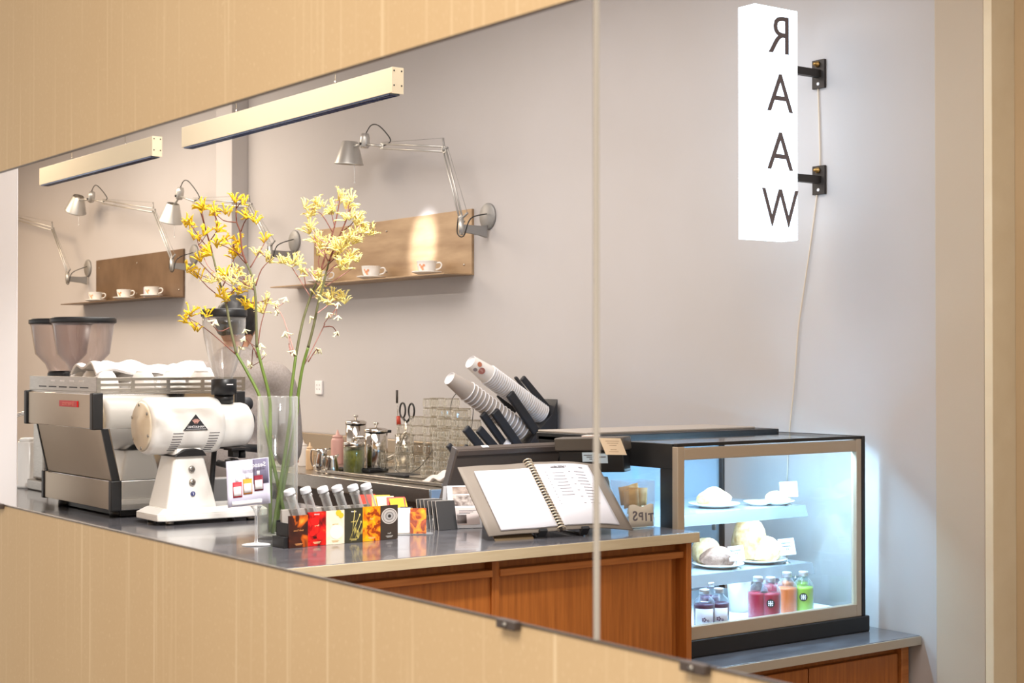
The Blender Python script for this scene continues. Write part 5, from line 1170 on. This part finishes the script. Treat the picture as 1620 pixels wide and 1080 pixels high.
def stack(base, tip, step, m, nm, first, rest, grp, printed):
    d = (tip - base).normalized(); L = (tip - base).length; n = int((L - .105) / step) + 1
    top_o = tip - d * .105
    proto = None
    for k in range(n):
        o = top_o - d * step * k
        if k == 0:
            t = thing(nm, first, 'cup', o, 0, grp); t.rotation_euler = d.to_track_quat('Z', 'Y').to_euler(); cup_mesh(t, m)
            if printed:
                ms = t.rotation_euler.to_matrix(); toward = ms.inverted() @ (V((0, 0, CZ)) - o); a0 = math.atan2(toward.y, toward.x)
                for (da, z, rr, c) in ((.45, .078, .0105, (196, 118, 84)), (-.05, .055, .0135, (176, 112, 100)), (-.45, .080, .0085, (150, 140, 140)), (-.22, .058, .010, (206, 160, 150))):
                    a = a0 + da; r0 = .042 - .0135 * z / .104
                    G().prism(disc_poly(rr, 18), frame((r0 * math.cos(a), r0 * math.sin(a), z), (-math.sin(a), math.cos(a), 0), (math.cos(a) * -.13, math.sin(a) * -.13, 1)), -.001, .0016).part('printed_dot', mat('cupdot_%d' % c[1], c, .6), t)
            else: pass
        elif proto is None:
            t = thing(nm, rest + ', ' + ORD[k] + ' from the free end', 'cup', o, 0, grp); t.rotation_euler = d.to_track_quat('Z', 'Y').to_euler(); cup_mesh(t, m); proto = t
        else:
            t = copy_tree(proto); t.location = o; t['label'] = rest + ', ' + ORD[k] + ' from the free end'
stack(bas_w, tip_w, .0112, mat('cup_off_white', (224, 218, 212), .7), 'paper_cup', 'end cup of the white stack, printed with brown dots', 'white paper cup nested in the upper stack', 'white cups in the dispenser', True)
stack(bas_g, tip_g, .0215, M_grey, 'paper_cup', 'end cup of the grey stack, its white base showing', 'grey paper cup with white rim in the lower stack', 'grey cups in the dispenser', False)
t = thing('white_dome', 'white domed lid lying in the dispenser slot below the grey cups', 'lid', c3); t.rotation_euler = AX.to_track_quat('Z', 'Y').to_euler()
G().lathe([(.04, 0), (.042, .004), (.038, .010), (.034, .018), (.02, .022), (0, .022)], I4, 28).part('dome', M_paper, t)
G().lathe([(.040, -.002), (.043, .001), (.041, .005), (.038, .002)], I4, 28).part('rim', M_paper, t)
G().tube([P(712, 655, X=3.8), P(716, 630, X=3.8), P(730, 620, X=3.8), P(748, 640, X=3.8), P(744, 690, X=3.8)], .0018, 5, smooth=5).thing('cable', M_wire, 'black cable looping behind the glass stacks', 'cable')

# ---------------------------------------------------------------- stacked tumblers
M_tum = glass('tumbler_glass', (250, 249, 245), 1.0, .3, edge=((236, 232, 222), .45, .6), rough=.05)
def tum_mesh():
    g = G(); n = 36
    g.lathe([(.0325, 0), (.0335, .004), (.0335, .008), (.034, .011), (.034, .030), (.0325, .034), (.030, .0365)], I4, n, flute=(.05, 3, 4), flat=True)
    return g.mesh('tumbler_wall', M_tum)
TM = tum_mesh(); g = G().lathe([(.030, .0368), (.0335, .037), (.0345, .0385), (.0335, .040), (.030, .0402)], I4, 30); TR = g.mesh('rim', glass('tumbler_rim', (214, 208, 196), 1.0, .3, edge=((176, 168, 152), .5, .8), rough=.05))
def tumbler(p, lab):
    t = thing('glass_tumbler', lab, 'glass', p, random.uniform(0, 1), 'ribbed tumblers piled on the back counter')
    for nm, me in (('fluted_wall', TM), ('rim', TR)):
        o = bpy.data.objects.new(nm, me); C.objects.link(o); o.parent = t
STEP = .0403
cols = [(614, 3.63, 2, 'front'), (637, 3.63, 3, 'front'), (661, 3.63, 2, 'front'), (679, 3.55, 2, 'front'), (698, 3.55, 5, 'front'),
        (640, 3.72, 5, 'mid'), (661, 3.72, 6, 'mid'), (682, 3.72, 8, 'mid'), (704, 3.68, 7, 'mid'), (727, 3.66, 7, 'mid'), (748, 3.68, 6, 'mid'),
        (692, 3.80, 8, 'rear'), (714, 3.80, 8, 'rear'), (733, 3.80, 7, 'rear')]
RN = {'front': 'front', 'mid': 'middle', 'rear': 'rear'}; cnt = {}
placed = []
for px, X, n, kd in cols:
    p = P(px, 745, X=X); y = p.y
    for q in placed:
        if abs(q[0] - X) < .069 and abs(q[1] - y) < .069: y = q[1] - .0705 if y < q[1] else q[1] + .0705
    placed.append((X, y))
    cnt[kd] = cnt.get(kd, 0) + 1
    for k in range(n): tumbler((X + random.uniform(-.002, .002), y + random.uniform(-.002, .002), CT + .012 + STEP * k), 'ribbed glass tumbler, %s from the bottom, %s stack from the steel pot, %s row' % (ORD[k], ORD[cnt[kd] - 1], RN[kd]))

# ---------------------------------------------------------------- tray, tools and pots on the back counter
t = thing('metal_tray', 'flat steel tray under the glass pile on the back counter', 'tray', (3.6, 5.55, CT))
G().box((3.40, 5.08, CT), (3.86, 6.05, CT + .006), .002).part('bed', M_steel, t, True)
for a, b in (((3.39, 5.08, CT + .003), (3.402, 6.05, CT + .016)), ((3.858, 5.08, CT + .003), (3.87, 6.05, CT + .016)), ((3.40, 6.04, CT + .003), (3.86, 6.052, CT + .016))): G().box(a, b, .002).part('rim', M_steel, t, True)
t = thing('scale', 'flat black scale on the steel tray left of the glasses', 'scale', P(572, 744, Z=CT + .008), math.radians(8))
G().box((-.06, -.13, 0), (.05, .09, .014), .004).part('body', M_black, t)
G().box((-.055, -.12, .014), (.045, .04, .018), .002).part('weighing_plate', mat('plate_gloss_black', (24, 24, 26), .15), t)
p = P(640, 752, Z=CT + .008)
G().box((p.x - .05, p.y - .08, CT + .008), (p.x + .04, p.y + .08, CT + .016), .003).thing('notepad', M_black2, 'thin black pad in front of the glass pile', 'notepad')
p = P(672, 755, Z=CT + .008)
G().box((p.x - .04, p.y - .06, CT + .007), (p.x + .04, p.y + .06, CT + .014), .002).thing('lid_plate', mat('plate_taupe', (140, 130, 118), .4), 'taupe flat lid at the right of the steel tray', 'lid')
G().tube([P(625, 742, X=3.5), P(640, 750, X=3.47), P(660, 742, X=3.47), P(676, 725, X=3.47), P(684, 711, X=3.49)], .0014, 5, smooth=5).thing('cable', M_wire, 'thin black cable lying across the front of the glasses', 'cable')
def crumple(u, v):
    return V((3.42 + .17 * u, 5.07 + .20 * v, CT + .020 + .03 * u + .012 * math.sin(u * 9 + v * 5) + .010 * math.sin(v * 13 - u * 4)))
G().grid(crumple, 16, 14, .004).thing('napkins', mat('napkin_white', (226, 214, 206), .9), 'crumpled white napkins at the right end of the steel tray', 'napkins')
M_pot = mat('polished_steel', (206, 200, 192), .12, 1)
def pot(p, r, h, label, spout):
    t = thing('steel_pot', label, 'pot', (p.x, p.y, CT), 0, None)
    G().lathe([(0, 0), (r, 0), (r * 1.02, .006), (r, h * .5), (r * .98, h), (r * .94, h), (r * .94, .006), (0, .006)], I4, 32).part('body', M_pot, t)
    ld = G().lathe([(r * 1.03, h - .004), (r * 1.03, h + .006), (r * .8, h + .012), (r * .2, h + .016), (0, h + .017)], I4, 32).part('lid', M_pot, t)
    G().lathe([(0, h + .016), (.004, h + .017), (.005, h + .026), (.013, h + .032), (.011, h + .037), (0, h + .039)], I4, 16).part('knob', M_pot, ld)
    if spout:
        d = V((RT.x, RT.y, 0)); G().tube([d * r * .9 + V((0, 0, h * .32)), d * (r + .035) + V((0, 0, h * .42)), d * (r + .05) + V((0, 0, h * .62)), d * (r + .072) + V((0, 0, h * .90)), d * (r + .085) + V((0, 0, h * .97))], [.012, .012, .010, .007, .006], 10, smooth=5).part('spout', M_pot, t)
        G().tube([d * -r + V((0, 0, h * .85)), d * (-r - .05) + V((0, 0, h * .8)), d * (-r - .055) + V((0, 0, h * .45)), d * -r + V((0, 0, h * .25))], .007, 8, smooth=5).part('handle', M_pot, t)
        G().box((r * .75, -r * .6, h * .95), (r * 1.2, -r * .3, h * 1.02), .003).part('lid_tab', M_black2, ld)
pa = P(595, 741, X=3.62); pot(pa, .052, .185, 'tall steel pot with slender spout beside the glasses', True)
pb_ = P(563, 735, X=3.80); pot(pb_, .050, .20, 'steel pot with round knob behind the green jar', False)
pj = P(560, 742, X=3.50); t = thing('glass_jar', 'glass jar of green leaves with a steel lid', 'jar', (pj.x, pj.y, CT))
G().lathe([(0, .003), (.043, .003), (.0435, .10), (0, .112)], I4, 28).part('green_leaves', mat('herbs_green', (164, 160, 70), .7, noise=.3, nscale=60, col2=(116, 122, 44), bump=.6), t)
G().lathe([(.0455, 0), (.047, .004), (.047, .120), (.044, .128), (.0435, .128), (.045, .118), (.045, .004)], I4, 32).part('glass_wall', glass('jar_glass', (238, 240, 232), 1, .3, edge=((224, 222, 206), .3, .5)), t)
G().lathe([(0, .138), (.046, .138), (.049, .136), (.049, .120), (.047, .119)], I4, 32).part('lid', M_pot, t)
def pitcher(p, r, h, label, ang):
    t = thing('milk_pitcher', label, 'pitcher', (p.x, p.y, CT), ang, 'steel milk pitchers on the back counter')
    G().lathe([(0, 0), (r, 0), (r * 1.03, .006), (r * 1.0, h * .4), (r * .78, h * .78), (r * .80, h), (r * .77, h), (r * .75, h * .78), (r * .97, h * .4), (0, .006)], I4, 28).part('jug', M_pot, t)
    G().tube([(r * .78, 0, h * .92), (r * 1.5, 0, h * .95), (r * 1.6, 0, h * .55), (r * 1.35, 0, h * .25), (r * .98, 0, h * .25)], .004, 8, smooth=5).part('handle', M_pot, t)
    G().prism([(-.012, 0), (.012, 0), (0, .020)], frame((-r * .74, 0, h * .93), (0, 1, 0), (-1, 0, .5)), -.004, .004).part('lip', M_pot, t)
pitcher(P(509, 743, X=3.46), .030, .100, 'taller steel milk pitcher by the squeeze bottles', math.radians(150))
pitcher(P(525, 744, X=3.42), .030, .078, 'smaller steel milk pitcher in front, left of the green jar', math.radians(190))
def squeeze(p, r, h, c, label):
    t = thing('squeeze_bottle', label, 'bottle', (p.x, p.y, CT), 0, 'squeeze bottles on the back counter')
    G().lathe([(0, 0), (r, 0), (r, .004), (r, h * .68), (r * .8, h * .76), (0, h * .78)], I4, 20).part('bottle_body', mat('squeeze_%d_%d' % (c[0], c[2]), c, .45), t)
    G().lathe([(0, h * .76), (r * .8, h * .76), (r * .8, h * .82), (r * .3, h * .86), (.002, h), (0, h)], I4, 16).part('nozzle', mat('nozzle_%d' % c[1], tuple(min(255, x + 8) for x in c), .45), t)
squeeze(P(479, 737, X=3.55), .026, .125, (224, 214, 204), 'white squeeze bottle furthest left on the back counter')
squeeze(P(490, 740, X=3.46), .018, .125, (214, 180, 140), 'slim tan squeeze bottle beside the steel pitchers')
squeeze(P(534, 733, X=3.76), .032, .165, (196, 150, 140), 'pink squeeze bottle behind the steel pitchers')
squeeze(P(472, 730, X=3.78), .028, .105, (190, 130, 60), 'amber bottle in the back corner near the vase')
# tools in a holder behind the glasses
hp = P(640, 690, X=3.90)
t = thing('utensil_holder', 'steel holder behind the glasses with tools in it', 'holder', (hp.x, hp.y, CT))
G().lathe([(0, 0), (.045, 0), (.045, .15), (.043, .15), (.043, .004), (0, .004)], I4, 24).part('cup_wall', M_pot, t)
G().lathe([(.043, .147), (.047, .149), (.047, .153), (.043, .152)], I4, 24).part('rim', M_pot, t)
a, b = P(628, 618, X=3.89), P(630, 700, X=3.89)
t = thing('thermometer', 'thin probe with dark tip and red grip standing behind the glasses', 'thermometer', (b.x, b.y, CT + .006))
b0 = V((hp.x, hp.y + .02, CT + .006))
G().tube([a, P(629, 655, X=3.89), b0], .0025, 6).part('rod', M_pot, t, True)
G().tube([a + V((0, 0, .003)), P(628, 638, X=3.89)], [.006, .0055], 8).part('dark_tip', M_dark, t, True)
G().tube([P(630, 658, X=3.89), P(631, 672, X=3.89)], [.009, .011], 10).part('red_grip', mat('grip_red', (190, 66, 44), .5), t, True)
sc_ = thing('scissors', 'black handled scissors standing behind the glasses', 'scissors', (hp.x, hp.y - .01, CT + .006))
for (cx_, cy_) in ((637, 649), (649, 650)):
    pts = [P(cx_ + 4.5 * math.sin(a_ * .5236) + (2 if cy_ > 649 else 0), cy_ - 12 * math.cos(a_ * .5236), X=3.885) for a_ in range(13)]
    G().tube(pts, .0045, 7).tube([P(cx_, cy_ + 11, X=3.885), P(643, 668, X=3.885)], .0055, 7).part('handle', M_black, sc_, True)
for q in (-1, 1): G().tube([P(643, 666, X=3.885), V((hp.x, hp.y - .01 + .006 * q, CT + .008))], [.006, .002], 6).part('blade', M_pot, sc_, True)
